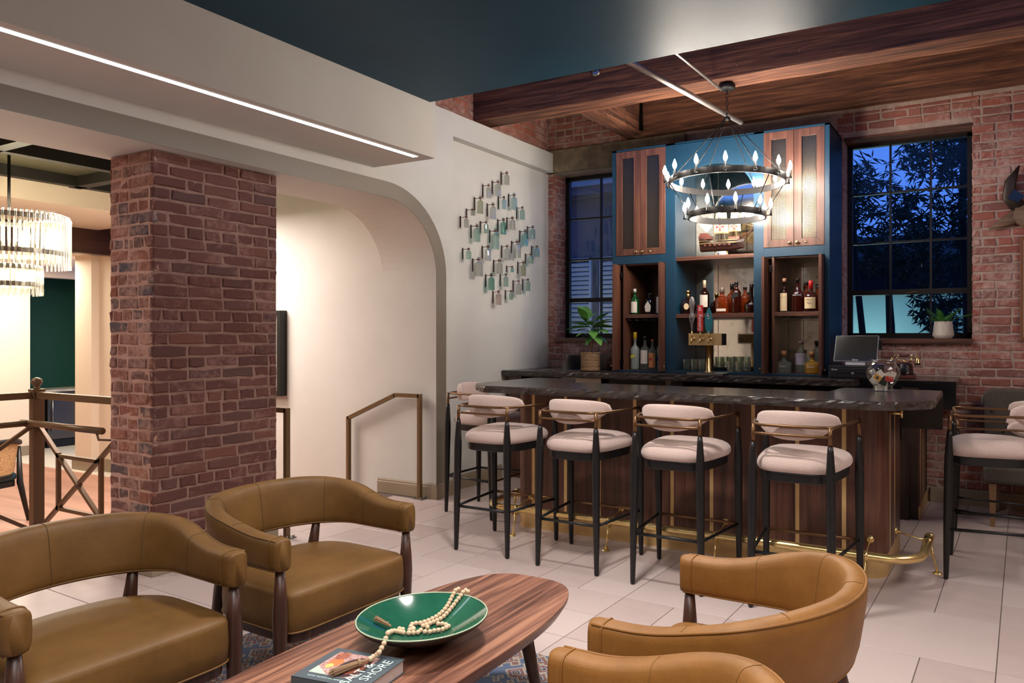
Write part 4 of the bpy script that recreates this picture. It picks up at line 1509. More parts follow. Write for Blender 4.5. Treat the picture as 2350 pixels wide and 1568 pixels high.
def bottle(name, label, loc, H, R, neck_r=0.013, body=0.58, shoulder=0.14, glassm=None, cap=None, cap_h=0.06, lab=None, text=None, sy=1.0, group='bottles in the back bar', tcol=None, capr=None, squat=0.0):
    """A bottle turned about its axis: body with rounded foot, shoulder, neck, stopper, label patch facing the room."""
    t = thing(name, label, 'bottle', loc, group=group)
    R *= 1.24
    neck_r *= 1.15
    if capr:
        capr *= 1.12
    hb, hs = H * body, H * shoulder
    ch = H * cap_h if cap_h < 1 else cap_h
    prof = [(0.003, 0), (R * 0.86, 0.0), (R * 0.98, 0.006), (R, 0.014), (R * (1 + squat), hb * 0.6), (R, hb)]
    for k in range(1, 7):
        a = PI / 2 * k / 6
        prof.append((neck_r + (R - neck_r) * (1 - math.sin(a) ** 1.4) ** 0.9, hb + hs * (k / 6)))
    prof += [(neck_r, H - ch - 0.012), (neck_r * 1.22, H - ch - 0.010), (neck_r * 1.22, H - ch), (0.003, H - ch)]
    MB().lathe(prof, 22, sy=sy).build('glass_body', glassm, t, smooth=True)
    cr = capr or neck_r * 1.25
    MB().lathe([(0.003, H - ch - 0.001), (cr, H - ch - 0.001), (cr, H - 0.003), (cr * 0.85, H), (0.003, H)], 16).build('stopper', cap, t, smooth=True)
    if lab:
        lm, f0, f1, half = lab
        lb = MB()
        rr = R * (1 + squat * 0.8) + 0.0010
        rings = []
        for k in range(11):
            a = -PI / 2 - half + 2 * half * k / 10
            rings.append([(rr * math.cos(a), rr * sy * math.sin(a), H * f0), (rr * math.cos(a), rr * sy * math.sin(a), H * f1)])
        for k in range(10):
            lb.add(rings[k] + rings[k + 1], [(0, 2, 3, 1)])
        lo = lb.build('label', lm, t, fix=False)
        if text:
            for (s, sz, fz) in text:
                text_mesh('label_print', s, sz, tcol or M_text, t, frame((0, -rr * sy - 0.0012, H * fz), (1, 0, 0), (0, 0, 1)), 0.0002)
    elif text:
        for (s, sz, fz) in text:
            text_mesh('label_print', s, sz, tcol or M_whitep, t, frame((0, -R * sy * (1 + squat) - 0.0012, H * fz), (1, 0, 0), (0, 0, 1)), 0.0002)
    return t
zs = 1.6655
YS = 6.50
bottle('gin_bottle', 'dark green gin bottle with white cap and white label on the left bay shelf', (-3.162, YS, zs), 0.255, 0.034, 0.011, 0.56, 0.2, M_gtgreen, M_capw, 0.13, (M_label, 0.07, 0.50, 0.95))
bottle('gin_bottle', 'squat black apothecary bottle with a diamond label', (-3.000, YS, zs), 0.206, 0.038, 0.014, 0.68, 0.12, M_gblack, M_capk, 0.08, None)
dmd = [o for o in bpy.data.objects if o.get('label') == 'squat black apothecary bottle with a diamond label'][0]
MB().prism([(0, 0.022), (0.026, 0.026), (0.033, 0.078), (0.026, 0.092), (0, 0.128), (-0.026, 0.092), (-0.033, 0.078), (-0.026, 0.026)], -0.0485, -0.0475, lambda a, b, d: (a, d, b)).build('label', M_label, dmd)
bottle('gin_bottle', 'pale blue-green gin bottle with tall white label at the bay edge', (-2.896, YS + 0.02, zs), 0.255, 0.031, 0.011, 0.68, 0.14, M_gblue, M_silvercap, 0.07, (M_label, 0.05, 0.66, 1.1))
zl = 1.1205
bottle('vodka_bottle', 'frosted vodka bottle with yellow cap in the left bay', (-3.160, YS, zl), 0.37, 0.037, 0.013, 0.55, 0.12, M_frost, M_capy, 0.19, None)
fb_ = [o for o in bpy.data.objects if o.get('label') == 'frosted vodka bottle with yellow cap in the left bay'][0]
MB().prism([(-0.026, 0.112), (0.022, 0.124), (0.030, 0.134), (0.012, 0.146), (-0.020, 0.142), (-0.028, 0.128)], -0.0472, -0.0462, lambda a, b, d: (a, d, b)).build('lemon_print', mat('lemon_print', (206, 196, 60), 0.6), fb_)
bottle('vodka_bottle', 'clear vodka bottle with black cap and white label', (-3.052, YS, zl), 0.332, 0.036, 0.013, 0.62, 0.12, M_clear, M_capk, 0.12, (M_label, 0.18, 0.58, 0.95))
bottle('vodka_bottle', 'small clear vodka bottle with orange label and copper cap', (-2.966, YS - 0.01, zl), 0.300, 0.030, 0.010, 0.60, 0.2, M_clear, M_pinkcap, 0.06, (M_label_o, 0.08, 0.55, 1.1))
dsk = [o for o in bpy.data.objects if o.get('label') == 'small clear vodka bottle with orange label and copper cap'][0]
MB().lathe([(0.002, 0), (0.015, 0), (0.015, 0.0008), (0.002, 0.0008)], 16, M=Matrix.Translation((-0.004, -0.0395, 0.105)) @ Matrix.Rotation(PI / 2, 4, 'X')).build('red_seal', M_red, dsk)
bottle('vodka_bottle', 'clear vodka bottle with blue cap behind the bay edge', (-2.896, YS + 0.03, zl), 0.345, 0.030, 0.012, 0.62, 0.14, M_frost, mat('blue_cap', (44, 56, 116), 0.4), 0.14, (M_label_b, 0.25, 0.42, 0.9))
# middle niche
zn = 1.6615
bottle('cognac_bottle', 'round dark cognac decanter with gold neck and oval label', (-2.596, YS, zn), 0.226, 0.060, 0.016, 0.50, 0.20, M_amber2, M_gold, 0.10, None, sy=0.55, capr=0.022, squat=0.12)
cg = [o for o in bpy.data.objects if o.get('label') == 'round dark cognac decanter with gold neck and oval label'][0]
MB().lathe([(0.002, 0), (0.026, 0), (0.026, 0.001), (0.002, 0.001)], 20, sy=1.15, M=Matrix.Translation((0.0, -0.0462, 0.072)) @ Matrix.Rotation(PI / 2, 4, 'X')).build('label', M_label_c, cg)
MB().lathe([(0.0205, 0.150), (0.0205, 0.200)], 16).build('gold_neck', M_gold, cg, smooth=True)
bottle('whisky_bottle', 'tall whisky bottle with cream label and pale neck foil behind the red tap handle', (-2.429, YS, zn), 0.318, 0.037, 0.0125, 0.60, 0.17, M_amber2, mat('cream_foil', (206, 184, 150), 0.5), 0.22, (M_label, 0.20, 0.56, 1.0), capr=0.0135)
bottle('cognac_bottle', 'small dark cognac decanter tucked behind the tall whisky', (-2.352, YS + 0.12, zn), 0.20, 0.046, 0.013, 0.5, 0.2, M_amber2, M_gold, 0.12, None, sy=0.6)
bottle('whiskey_bottle', 'broad shouldered amber whiskey bottle with low label', (-2.256, YS, zn), 0.245, 0.054, 0.016, 0.56, 0.18, M_amber, M_silvercap, 0.20, (M_label, 0.09, 0.19, 0.75), sy=0.6)
bottle('whiskey_bottle', 'amber whiskey bottle half hidden behind two others', (-2.196, YS + 0.11, zn), 0.285, 0.040, 0.013, 0.58, 0.18, M_amber, M_capk, 0.20, None)
jw = bottle('whisky_bottle', 'square red-brown whisky bottle with slanted dark label', (-2.118, YS, zn), 0.292, 0.035, 0.013, 0.66, 0.18, M_red_w, M_capk, 0.10, None)
MB().prism([(-0.034, 0.132), (0.034, 0.160), (0.034, 0.196), (-0.034, 0.168)], -0.0446, -0.0436, lambda a, b, d: (a, d, b)).build('label', M_label_d, jw)
bottle('whiskey_bottle', 'amber whiskey bottle behind the slanted label bottle', (-2.066, YS + 0.10, zn), 0.25, 0.036, 0.013, 0.6, 0.2, M_amber, M_capk, 0.1, None)
bottle('bourbon_bottle', 'round bellied bourbon bottle with long gold neck at the niche edge', (-1.972, YS, zn), 0.268, 0.052, 0.013, 0.32, 0.16, M_amber2, M_capk, 0.07, None, squat=0.06)
# right bay
bottle('bourbon_bottle', 'slim bourbon bottle with long cream label and cream neck', (-1.671, YS, zs), 0.305, 0.033, 0.012, 0.60, 0.16, M_amber2, mat('tan_cap', (196, 150, 120), 0.6), 0.10, (M_label_c, 0.04, 0.56, 0.85), text=[("BASIL HAYDEN", 0.008, 0.44)])
ae = bottle('bourbon_bottle', 'tall teardrop bourbon bottle with winged shoulders', (-1.552, YS, zs), 0.300, 0.047, 0.011, 0.50, 0.30, M_red_w, M_capk, 0.10, None, text=[("ANGEL'S ENVY", 0.0115, 0.50)], sy=0.55)
bottle('bourbon_bottle', 'bourbon bottle half hidden behind the teardrop bottle', (-1.505, YS + 0.13, zs), 0.275, 0.037, 0.012, 0.55, 0.2, M_amber, M_capk, 0.10, None)
mm = bottle('bourbon_bottle', 'square bourbon bottle with dripping red wax neck and cream label', (-1.425, YS - 0.05, zs), 0.272, 0.046, 0.013, 0.52, 0.18, M_red_w, M_capr, 0.27, (M_label_c, 0.10, 0.46, 0.95), text=[("Maker's", 0.020, 0.38), ("Mark", 0.020, 0.27)], capr=0.0165)
bottle('bourbon_bottle', 'amber bottle behind the red wax bottle', (-1.398, YS + 0.12, zs), 0.235, 0.04, 0.013, 0.55, 0.2, M_amber, M_capk, 0.10, None)
bottle('tequila_bottle', 'squat clear tequila bottle with round cork', (-1.675, YS, zl), 0.198, 0.054, 0.015, 0.46, 0.16, M_clear, M_cork, 0.20, None, text=[("PATRON", 0.015, 0.30)], sy=0.7, capr=0.021)
bottle('tequila_bottle', 'tall clear tequila bottle with lilac label', (-1.54, YS + 0.07, zl), 0.285, 0.041, 0.016, 0.60, 0.2, M_clear, M_silvercap, 0.10, (M_label_g, 0.26, 0.62, 0.95), text=[("EL TESORO", 0.012, 0.54)], capr=0.02)
bottle('tequila_bottle', 'clear bottle with black stopper behind the gold tequila', (-1.405, YS + 0.14, zl), 0.285, 0.037, 0.015, 0.6, 0.2, M_clear, M_capk, 0.16, None, capr=0.02)
bottle('tequila_bottle', 'squat gold tequila bottle with round cork', (-1.424, YS - 0.01, zl), 0.196, 0.054, 0.015, 0.46, 0.16, M_anejo, M_cork, 0.20, None, text=[("PATRON", 0.015, 0.30)], sy=0.7, capr=0.021)

# glasses on the bottom of the niche
M_tumbler = glass('cut_glass', (248, 252, 248), 0.42, rough=0.04, body=0.02, bodycol=(214, 222, 212))
def tumbler(loc, H, R, label, group):
    t = MB()
    n = 16
    rings = []
    for (r, z, alt) in ((R * 0.6, 0.0, 0), (R * 0.9, 0.002, 0), (R * 0.94, 0.01, 1), (R * 1.0, H * 0.6, 1), (R * 0.97, H * 0.75, 0), (R, H, 0), (R * 0.93, H, 0), (R * 0.86, 0.014, 0), (0.002, 0.012, 0)):
        rings.append([((r * (1 - 0.05 * alt * (k % 2))) * math.cos(2 * PI * k / n), (r * (1 - 0.05 * alt * (k % 2))) * math.sin(2 * PI * k / n), z) for k in range(n)])
    t.loft(rings)
    o = t.build('tumbler_glass', M_tumbler, smooth=False, loc=loc)
    tag(o, label, 'glass', group)
    return o
gl0 = tumbler((-2.60, 6.46, 1.1265), 0.105, 0.037, 'cut glass tumbler in the row left of the tap column', 'tumblers left of the tap')
for (x, y) in ((-2.52, 6.46), (-2.44, 6.46), (-2.36, 6.46), (-2.56, 6.54), (-2.48, 6.54), (-2.40, 6.54)):
    c = gl0.copy()
    C.objects.link(c)
    c.location = (x, y, 1.1265)
gl1 = tumbler((-2.165, 6.47, 1.1265), 0.135, 0.036, 'tall cut glass tumbler right of the tap column', 'tumblers right of the tap')
for (x, y) in ((-2.085, 6.47), (-2.005, 6.47), (-2.125, 6.55), (-2.045, 6.55)):
    c = gl1.copy()
    C.objects.link(c)
    c.location = (x, y, 1.1265)

# ================================================================== model ship on the upper shelf
ship = thing('model_sailing_ship', 'model sailing ship with red-crossed sails on the upper walnut shelf', 'model ship', (-2.27, 6.52, 2.1985))
M_hull = wood('ship_hull', (26, 13, 10), (42, 21, 15), (60, 32, 22), 'x', 3.0, 0.35)
M_hullr = wood('ship_deck', (64, 30, 22), (88, 44, 32), (112, 60, 44), 'x', 3.0, 0.4)
M_sail = mat('sail_cloth', (226, 202, 160), 0.9, mot=(206, 180, 138), mot_scale=12)
MB().box(-0.12, 0.13, -0.03, 0.03, 0.0, 0.012).build('stand', M_hullr, ship, bevel=0.003)
for x in (-0.05, 0.05):
    MB().lathe([(0.012, 0.012), (0.006, 0.02), (0.008, 0.035), (0.01, 0.05)], 10, (x, 0, 0)).build('stand_post', M_gold, ship, smooth=True)
hull = []
for k in range(13):
    u = k / 12
    x = -0.17 + 0.36 * u
    w = 0.052 * (math.sin(PI * min(1, 0.22 + 0.78 * u)) ** 0.6 if u < 1 else 0.05) + 0.004
    keel = 0.045 + 0.03 * max(0, u - 0.75) * 4 * 0.6
    deck = 0.115 + 0.05 * max(0, 0.35 - u) / 0.35 + 0.022 * max(0, u - 0.7) / 0.3
    hull.append([(x, -w, deck), (x, -w * 1.08, deck * 0.75 + keel * 0.25), (x, -w * 0.7, keel + 0.012), (x, 0, keel), (x, w * 0.7, keel + 0.012), (x, w * 1.08, deck * 0.75 + keel * 0.25), (x, w, deck)])
MB().loft(hull).build('hull', M_hull, ship, smooth=False)
up = MB()
up.box(-0.175, -0.075, -0.046, 0.046, 0.145, 0.178).box(-0.17, -0.11, -0.04, 0.04, 0.178, 0.20).box(0.07, 0.16, -0.036, 0.036, 0.125, 0.158)
up.build('castles', M_hullr, ship, bevel=0.002)
MB().box(-0.17, 0.15, -0.062, -0.056, 0.105, 0.112).box(-0.17, 0.15, -0.06, -0.054, 0.128, 0.133).build('wale', M_gold, ship)
for k in range(6):
    MB().box(-0.12 + k * 0.04, -0.105 + k * 0.04, -0.066, -0.058, 0.086, 0.10).build('gun_port', M_hullr, ship)
masts = ((-0.12, 0.34), (0.0, 0.43), (0.10, 0.38))
for x, h_ in masts:
    MB().tube([(x, 0, 0.11), (x, 0, h_)], [0.005, 0.003], 8).build('mast', M_hull, ship, smooth=True)
MB().tube([(0.16, 0, 0.15), (0.30, 0, 0.235)], [0.005, 0.003], 8).build('bowsprit', M_hullr, ship, smooth=True)
def sail(cx, z0, z1, w0, w1, bulge=0.025, cross=True):
    mb = MB()
    n, m_ = 8, 6
    P = lambda i, j: (cx + (w0 + (w1 - w0) * j / m_) * (i / n - 0.5), -0.008 - bulge * math.sin(PI * i / n) * math.sin(PI * (0.15 + 0.75 * (1 - j / m_))), z0 + (z1 - z0) * j / m_)
    vs = [P(i, j) for j in range(m_ + 1) for i in range(n + 1)]
    mb.add(vs, [(j * (n + 1) + i, j * (n + 1) + i + 1, (j + 1) * (n + 1) + i + 1, (j + 1) * (n + 1) + i) for j in range(m_) for i in range(n)])
    s_ = mb.build('sail', M_sail, ship, smooth=True, fix=False)
    md = s_.modifiers.new('t', 'SOLIDIFY')
    md.thickness = 0.0015
    if cross:
        zc, hh = (z0 + z1) / 2, (z1 - z0) * 0.30
        y = -0.010 - bulge
        cr = MB()
        for a in range(4):
            ca, sa = math.cos(a * PI / 2), math.sin(a * PI / 2)
            q = [(0.004, 0.002), (hh, 0.012), (hh, -0.012), (0.004, -0.002)]
            cr.loft([[(cx + ca * p - sa * r, yy, zc + sa * p + ca * r) for p, r in q] for yy in (y - 0.0015, y + 0.004)])
        cr.build('red_cross', M_red, s_)
    MB().tube([(cx - w1 * 0.53, -0.006, z1), (cx + w1 * 0.53, -0.006, z1)], 0.003, 6).build('yard', M_hull, ship, smooth=True)
sail(0.0, 0.19, 0.30, 0.13, 0.12)
sail(0.0, 0.315, 0.40, 0.10, 0.085, cross=False)
sail(0.115, 0.20, 0.285, 0.10, 0.09)
sail(0.115, 0.295, 0.36, 0.08, 0.065, cross=False)
MB().prism([(-0.20, 0.30), (-0.09, 0.33), (-0.07, 0.26), (-0.12, 0.205)], -0.012, -0.010, lambda a, b, d: (a, d, b)).build('sail', M_sail, ship)
rl = MB()
for a, b in (((-0.12, 0, 0.34), (-0.19, 0, 0.17)), ((-0.12, 0, 0.34), (0.0, 0, 0.43)), ((0, 0, 0.43), (0.10, 0, 0.38)), ((0.10, 0, 0.38), (0.30, 0, 0.235)), ((0.10, 0, 0.30), (0.28, 0, 0.225)), ((0, 0, 0.42), (-0.05, -0.05, 0.12)), ((0, 0, 0.42), (0.05, -0.05, 0.12)), ((0.10, 0, 0.36), (0.14, -0.04, 0.14)), ((0.30, 0, 0.235), (0.19, 0, 0.10))):
    rl.tube([a, b], 0.0013, 4)
ship.scale = (1.18, 1.18, 1.12)
rl.build('rigging', mat('rigging_rope', (150, 132, 104), 0.9), ship)

# ================================================================== beer tap tower
tap = thing('beer_tap_tower', 'brass T-shaped beer tap tower with three faucets on a drip tray', 'beer tap', (-2.30, 6.20, ZC + 0.001))
MB().box(-0.155, 0.185, -0.085, 0.085, 0.0, 0.022).build('drip_tray', M_steel, tap, bevel=0.003)
MB().lathe([(0.045, 0.022), (0.045, 0.03), (0.036, 0.034), (0.036, 0.27), (0.003, 0.27)], 28, (0.02, 0.02, 0)).build('column', mat('brushed_brass', (206, 178, 128), 0.25, 1.0), tap, smooth=True)
MB().box(-0.148, 0.165, -0.06, 0.07, 0.268, 0.375).build('head', M_brass2, tap, bevel=0.002)
MB().box(0.165, 0.167, -0.055, 0.065, 0.272, 0.371).build('head_end', M_black, tap)
for i, x in enumerate((-0.10, -0.02, 0.06)):
    MB().tube([(x, -0.06, 0.325), (x, -0.105, 0.325), (x, -0.115, 0.315), (x, -0.118, 0.285)], [0.011, 0.010, 0.009, 0.007], 10).tube([(x, -0.095, 0.325), (x, -0.10, 0.395)], 0.007, 8).tube([(x, -0.058, 0.325), (x, -0.066, 0.325)], 0.018, 14).build('faucet', M_brass, tap, smooth=True)
# silver sculpted handle
h1 = thing('tap_handle', 'sculpted silver tap handle on the left faucet', 'tap handle', (-2.40, 6.10, ZC + 0.392))
MB().lathe([(0.004, 0.0), (0.008, 0.01), (0.006, 0.03), (0.014, 0.07), (0.024, 0.10), (0.030, 0.125), (0.026, 0.15), (0.016, 0.168), (0.018, 0.185), (0.022, 0.21), (0.027, 0.23), (0.029, 0.26), (0.024, 0.29), (0.012, 0.31), (0.002, 0.314)], 14, sy=0.55).build('grip', mat('cast_pewter', (172, 168, 166), 0.35, 0.8, mot=(110, 106, 104), mot_scale=40, bump=0.8, bump_scale=60), h1, smooth=True)
MB().lathe([(0.002, 0), (0.018, 0), (0.020, 0.004), (0.014, 0.008), (0.002, 0.008)], 18, M=Matrix.Translation((0, -0.014, 0.125)) @ Matrix.Rotation(PI / 2, 4, 'X')).build('medallion', M_steel, h1, smooth=True)
# red lettered handle
h2 = thing('tap_handle', 'flat red tap handle with white lettering on the middle faucet', 'tap handle', (-2.32, 6.10, ZC + 0.392))
MB().box(-0.026, 0.026, -0.008, 0.008, 0.0, 0.235).build('paddle', mat('red_enamel', (200, 52, 52), 0.35), h2, bevel=0.003)
text_mesh('lettering', 'Revelry', 0.050, M_whitep, h2, frame((0.002, -0.0092, 0.085), (0, 0, -1), (1, 0, 0)), 0.0004, shear=0.3)
text_mesh('lettering', 'B', 0.05, M_whitep, h2, frame((0, -0.0092, 0.20), (1, 0, 0), (0, 0, 1)), 0.0004)
# teal surfboard handle
h3 = thing('tap_handle', 'teal surfboard shaped tap handle on the right faucet', 'tap handle', (-2.24, 6.10, ZC + 0.392))
sb = [(0.036 * math.sin(PI * min(1, (0.10 + 0.90 * k / 20))) ** 0.75, 0.225 * k / 20 - 0.012) for k in range(21)]
sbp = [(x, z) for x, z in sb] + [(-x, z) for x, z in reversed(sb)]
MB().prism(sbp, -0.005, 0.005, lambda a, b, d: (a, d, b)).build('paddle', mat('teal_enamel', (40, 118, 130), 0.35), h3)
MB().lathe([(0.002, 0), (0.014, 0), (0.014, 0.0008), (0.002, 0.0008)], 16, M=Matrix.Translation((0.0, -0.0055, 0.145)) @ Matrix.Rotation(PI / 2, 4, 'X')).build('emblem', M_whitep, h3)
MB().lathe([(0.002, 0), (0.009, 0), (0.009, 0.001), (0.002, 0.001)], 14, M=Matrix.Translation((0.004, -0.0058, 0.147)) @ Matrix.Rotation(PI / 2, 4, 'X')).build('emblem', M_black, h3)
MB().tube([(-0.014, -0.006, 0.118), (0.0, -0.006, 0.114), (0.016, -0.006, 0.119)], 0.002, 5).build('emblem_stroke', M_whitep, h3)
# ================================================================== ring chandelier
CHX, CHY = -1.965, 5.785
ch = thing('ring_chandelier', 'two-tier black ring chandelier with candle bulbs hanging over the bar', 'chandelier', (CHX, CHY, 3.55))
M_iron = mat('dark_iron', (22, 20, 19), 0.45, 0.5)
M_bulb = mat('candle_bulb_glow', (255, 255, 255), 0.3, emit=(255, 242, 228), estr=245.0)
MB().lathe([(0.003, -0.055), (0.05, -0.055), (0.068, -0.045), (0.07, -0.02), (0.055, 0.0), (0.003, 0.0)], 24).build('canopy', M_iron, ch, smooth=True)
lk = MB()
for k in range(7):
    z = -0.075 - 0.032 * k
    a = k % 2
    lk.tube([(0.011 * math.cos(t) * (1 if a else 0.0), 0.011 * math.cos(t) * (0 if a else 1), z + 0.02 * math.sin(t)) for t in [2 * PI * q / 10 for q in range(10)]], 0.0028, 5, closed=True)
lk.build('chain', M_iron, ch, smooth=True)
MB().lathe([(0.003, -0.275), (0.022, -0.28), (0.03, -0.29), (0.02, -0.305), (0.003, -0.31)], 16).build('hub', M_iron, ch, smooth=True)
R1, Z1c, R2, Z2c = 0.483, 2.735 - 3.55, 0.322, 2.452 - 3.55
def ring(R, zc, hgt, name):
    mb = MB()
    n = 64
    for k in range(n):
        pass
    rings = []
    for k in range(n + 1):
        a = 2 * PI * k / n
        c, s = math.cos(a), math.sin(a)
        rings.append([(R * c, R * s, zc - hgt / 2), (R * c, R * s, zc + hgt / 2), ((R - 0.012) * c, (R - 0.012) * s, zc + hgt / 2), ((R - 0.012) * c, (R - 0.012) * s, zc - hgt / 2)])
    mb.loft(rings, cap=False)
    return mb.build(name, M_iron, ch, smooth=False)
ring(R1, Z1c, 0.052, 'upper_ring')
ring(R2, Z2c, 0.052, 'lower_ring')
for k in range(6):
    a = 2 * PI * k / 6 + 0.3
    MB().tube([(0.02 * math.cos(a), 0.02 * math.sin(a), -0.295), ((R1 - 0.006) * math.cos(a), (R1 - 0.006) * math.sin(a), Z1c + 0.02)], 0.004, 6).build('suspension_rod', M_iron, ch, smooth=True)
    b = a + 0.25
    MB().tube([((R1 - 0.006) * math.cos(b), (R1 - 0.006) * math.sin(b), Z1c - 0.02), ((R2 - 0.006) * math.cos(b), (R2 - 0.006) * math.sin(b), Z2c + 0.02)], 0.004, 6).build('suspension_rod', M_iron, ch, smooth=True)
cm_ = MB().lathe([(0.003, -0.012), (0.012, -0.010), (0.013, 0.0), (0.009, 0.004), (0.0095, 0.055), (0.003, 0.056)], 12).tube([(0, 0, -0.006), (-0.034, 0, -0.008)], 0.005, 6)
bm_ = MB().lathe([(0.004, 0.055), (0.011, 0.062), (0.0165, 0.078), (0.0155, 0.092), (0.009, 0.112), (0.004, 0.126), (0.001, 0.132)], 12)
c_o = cm_.build('candle_sleeve', M_iron, ch, smooth=True)
b_o = bm_.build('bulb', M_bulb, c_o, smooth=True)
first = True
for (R, zc, n, ph) in ((R1, Z1c, 14, 0.08), (R2, Z2c, 10, 0.2)):
    for k in range(n):
        a = 2 * PI * k / n + ph
        if first:
            c, b = c_o, b_o
            first = False
        else:
            c = c_o.copy()
            b = b_o.copy()
            C.objects.link(c)
            C.objects.link(b)
            b.parent = c
        c.location = ((R + 0.034) * math.cos(a), (R + 0.034) * math.sin(a), zc - 0.004)
        c.rotation_euler = (0, 0, a)

# conduits on the ceiling
cd = MB().tube([(-2.02, 4.10, 3.46), (-1.985, 5.70, 3.475)], 0.011, 10).build('electrical_conduit', mat('galvanised_steel', (176, 168, 160), 0.35, 0.9), smooth=True)
tag(cd, 'thin steel conduit running to the chandelier canopy', 'conduit')
cd2 = MB().tube([(-2.22, 4.05, 3.30), (-1.945, 6.10, 3.305)], 0.021, 12).build('electrical_conduit', MATS['galvanised_steel'], smooth=True)
tag(cd2, 'thicker steel conduit crossing under the timber beam beside the chandelier', 'conduit')

# ================================================================== glass bottles hung on the white wall
WB = [(6.076, 3.066, 0.138, 0.058), (5.927, 2.938, 0.164, 0.063), (5.773, 2.883, 0.144, 0.047), (5.643, 2.725, 0.173, 0.059), (5.523, 2.635, 0.063, 0.036), (5.845, 2.697, 0.167, 0.062), (6.028, 2.809, 0.137, 0.048), (6.204, 2.85, 0.173, 0.063), (6.352, 2.752, 0.142, 0.052), (5.432, 2.532, 0.114, 0.046), (5.591, 2.447, 0.175, 0.066), (5.735, 2.521, 0.125, 0.048), (5.885, 2.423, 0.21, 0.079), (6.018, 2.567, 0.168, 0.061), (6.175, 2.62, 0.135, 0.063), (6.548, 2.572, 0.145, 0.057), (6.405, 2.497, 0.178, 0.068), (6.259, 2.364, 0.188, 0.083), (6.083, 2.308, 0.163, 0.062), (5.765, 2.271, 0.158, 0.063), (5.467, 2.234, 0.112, 0.05), (5.617, 2.122, 0.185, 0.084), (5.951, 2.154, 0.148, 0.068), (6.17, 2.143, 0.064, 0.035), (6.37, 2.166, 0.162, 0.06), (6.512, 2.285, 0.112, 0.061), (6.63, 2.378, 0.124, 0.062), (5.819, 1.991, 0.168, 0.064), (6.06, 2.024, 0.138, 0.054), (5.938, 1.839, 0.149, 0.061), (6.148, 1.875, 0.1, 0.043), (6.285, 1.966, 0.16, 0.059), (6.458, 2.0, 0.136, 0.052)]
WCOL = 'cccyccgggc' 'gggGcgaccc' 'gccayggGgp' 'gcg'
WN = ['topmost', 'second highest, clear', 'third highest', 'olive', 'tiny clear upper', 'tall clear upper', 'small aqua upper', 'pale aqua upper right', 'clear upper right', 'leftmost clear', 'pale green left', 'small pale green', 'large aqua middle', 'deep green middle', 'broad clear right of the deep green', 'far right upper', 'aqua right of centre', 'large shiny clear right', 'clear centre', 'clear left of centre', 'small pale green at the left', 'biggest clear lower left', 'clear lower middle', 'tiniest lower', 'pale olive lower right', 'pale aqua right', 'rightmost', 'green lower left', 'deep green lower', 'lowest, rosy', 'small green low', 'slim clear low right', 'pale aqua lowest right']
GCOL = dict(c=(204, 206, 196), y=(186, 190, 158), g=(168, 204, 190), G=(104, 174, 152), a=(136, 196, 190), p=(208, 186, 174))
M_copper = mat('copper_wire', (128, 70, 56), 0.4, 0.6)
M_strap = mat('bracket_rust', (72, 48, 42), 0.5, 0.3)
for i, (y, z, hh, w) in enumerate(WB):
    k = WCOL[i] if i < len(WCOL) else 'c'
    gm = glass('wall_bottle_glass_' + k, tuple(min(255, int(c_ * 0.4 + 152)) for c_ in GCOL[k]), 0.28, body=0.14, bodycol=GCOL[k])
    xw = -4.487
    t = thing('wall_hung_bottle', 'wall-mounted antique glass bottle, %s of the bottle display' % WN[i], 'bottle', (xw + 0.075, y, z - hh / 2), group='antique bottles hung on the white wall')
    r = w * 0.5
    ol = round_poly([(-r * 0.62, -r), (r * 0.62, -r), (r * 0.62, r), (-r * 0.62, r)], r * 0.30, 2)
    hb = hh * 0.70
    nr = max(0.008, r * 0.34)
    rings = [[(a * 0.9, b * 0.9, 0) for a, b in ol], [(a, b, 0.004) for a, b in ol], [(a, b, hb * 0.93) for a, b in ol], [(a * 0.86, b * 0.86, hb) for a, b in ol]]
    nn = len(ol)
    def circ(rad, zz):
        return [(rad * math.cos(math.atan2(b, a)), rad * math.sin(math.atan2(b, a)), zz) for a, b in ol]
    rings += [circ(nr * 1.2, hb + hh * 0.06), circ(nr, hb + hh * 0.10), circ(nr, hh - 0.010), circ(nr * 1.35, hh - 0.008), circ(nr * 1.35, hh), circ(nr * 0.8, hh)]
    MB().loft(rings).build('glass', gm, t, smooth=False)
    zn_ = hb + hh * 0.16
    MB().tube([(nr * 1.25 * math.cos(2 * PI * q / 12), nr * 1.25 * math.sin(2 * PI * q / 12), zn_) for q in range(12)], 0.0030, 6, closed=True).tube([(nr * 1.3 * math.cos(2 * PI * q / 12), nr * 1.3 * math.sin(2 * PI * q / 12), zn_ + 0.007) for q in range(12)], 0.0028, 6, closed=True).build('copper_collar', M_copper, t, smooth=True)
    MB().tube([(-nr, 0, zn_ + 0.003), (-0.0745, 0, zn_ + 0.003)], 0.0028, 6).build('arm', M_strap, t, smooth=True)
    MB().box(-0.0748, -0.068, -0.006, 0.006, zn_ - min(0.11, hh * 0.8), zn_ + 0.018).build('bracket', M_strap, t)

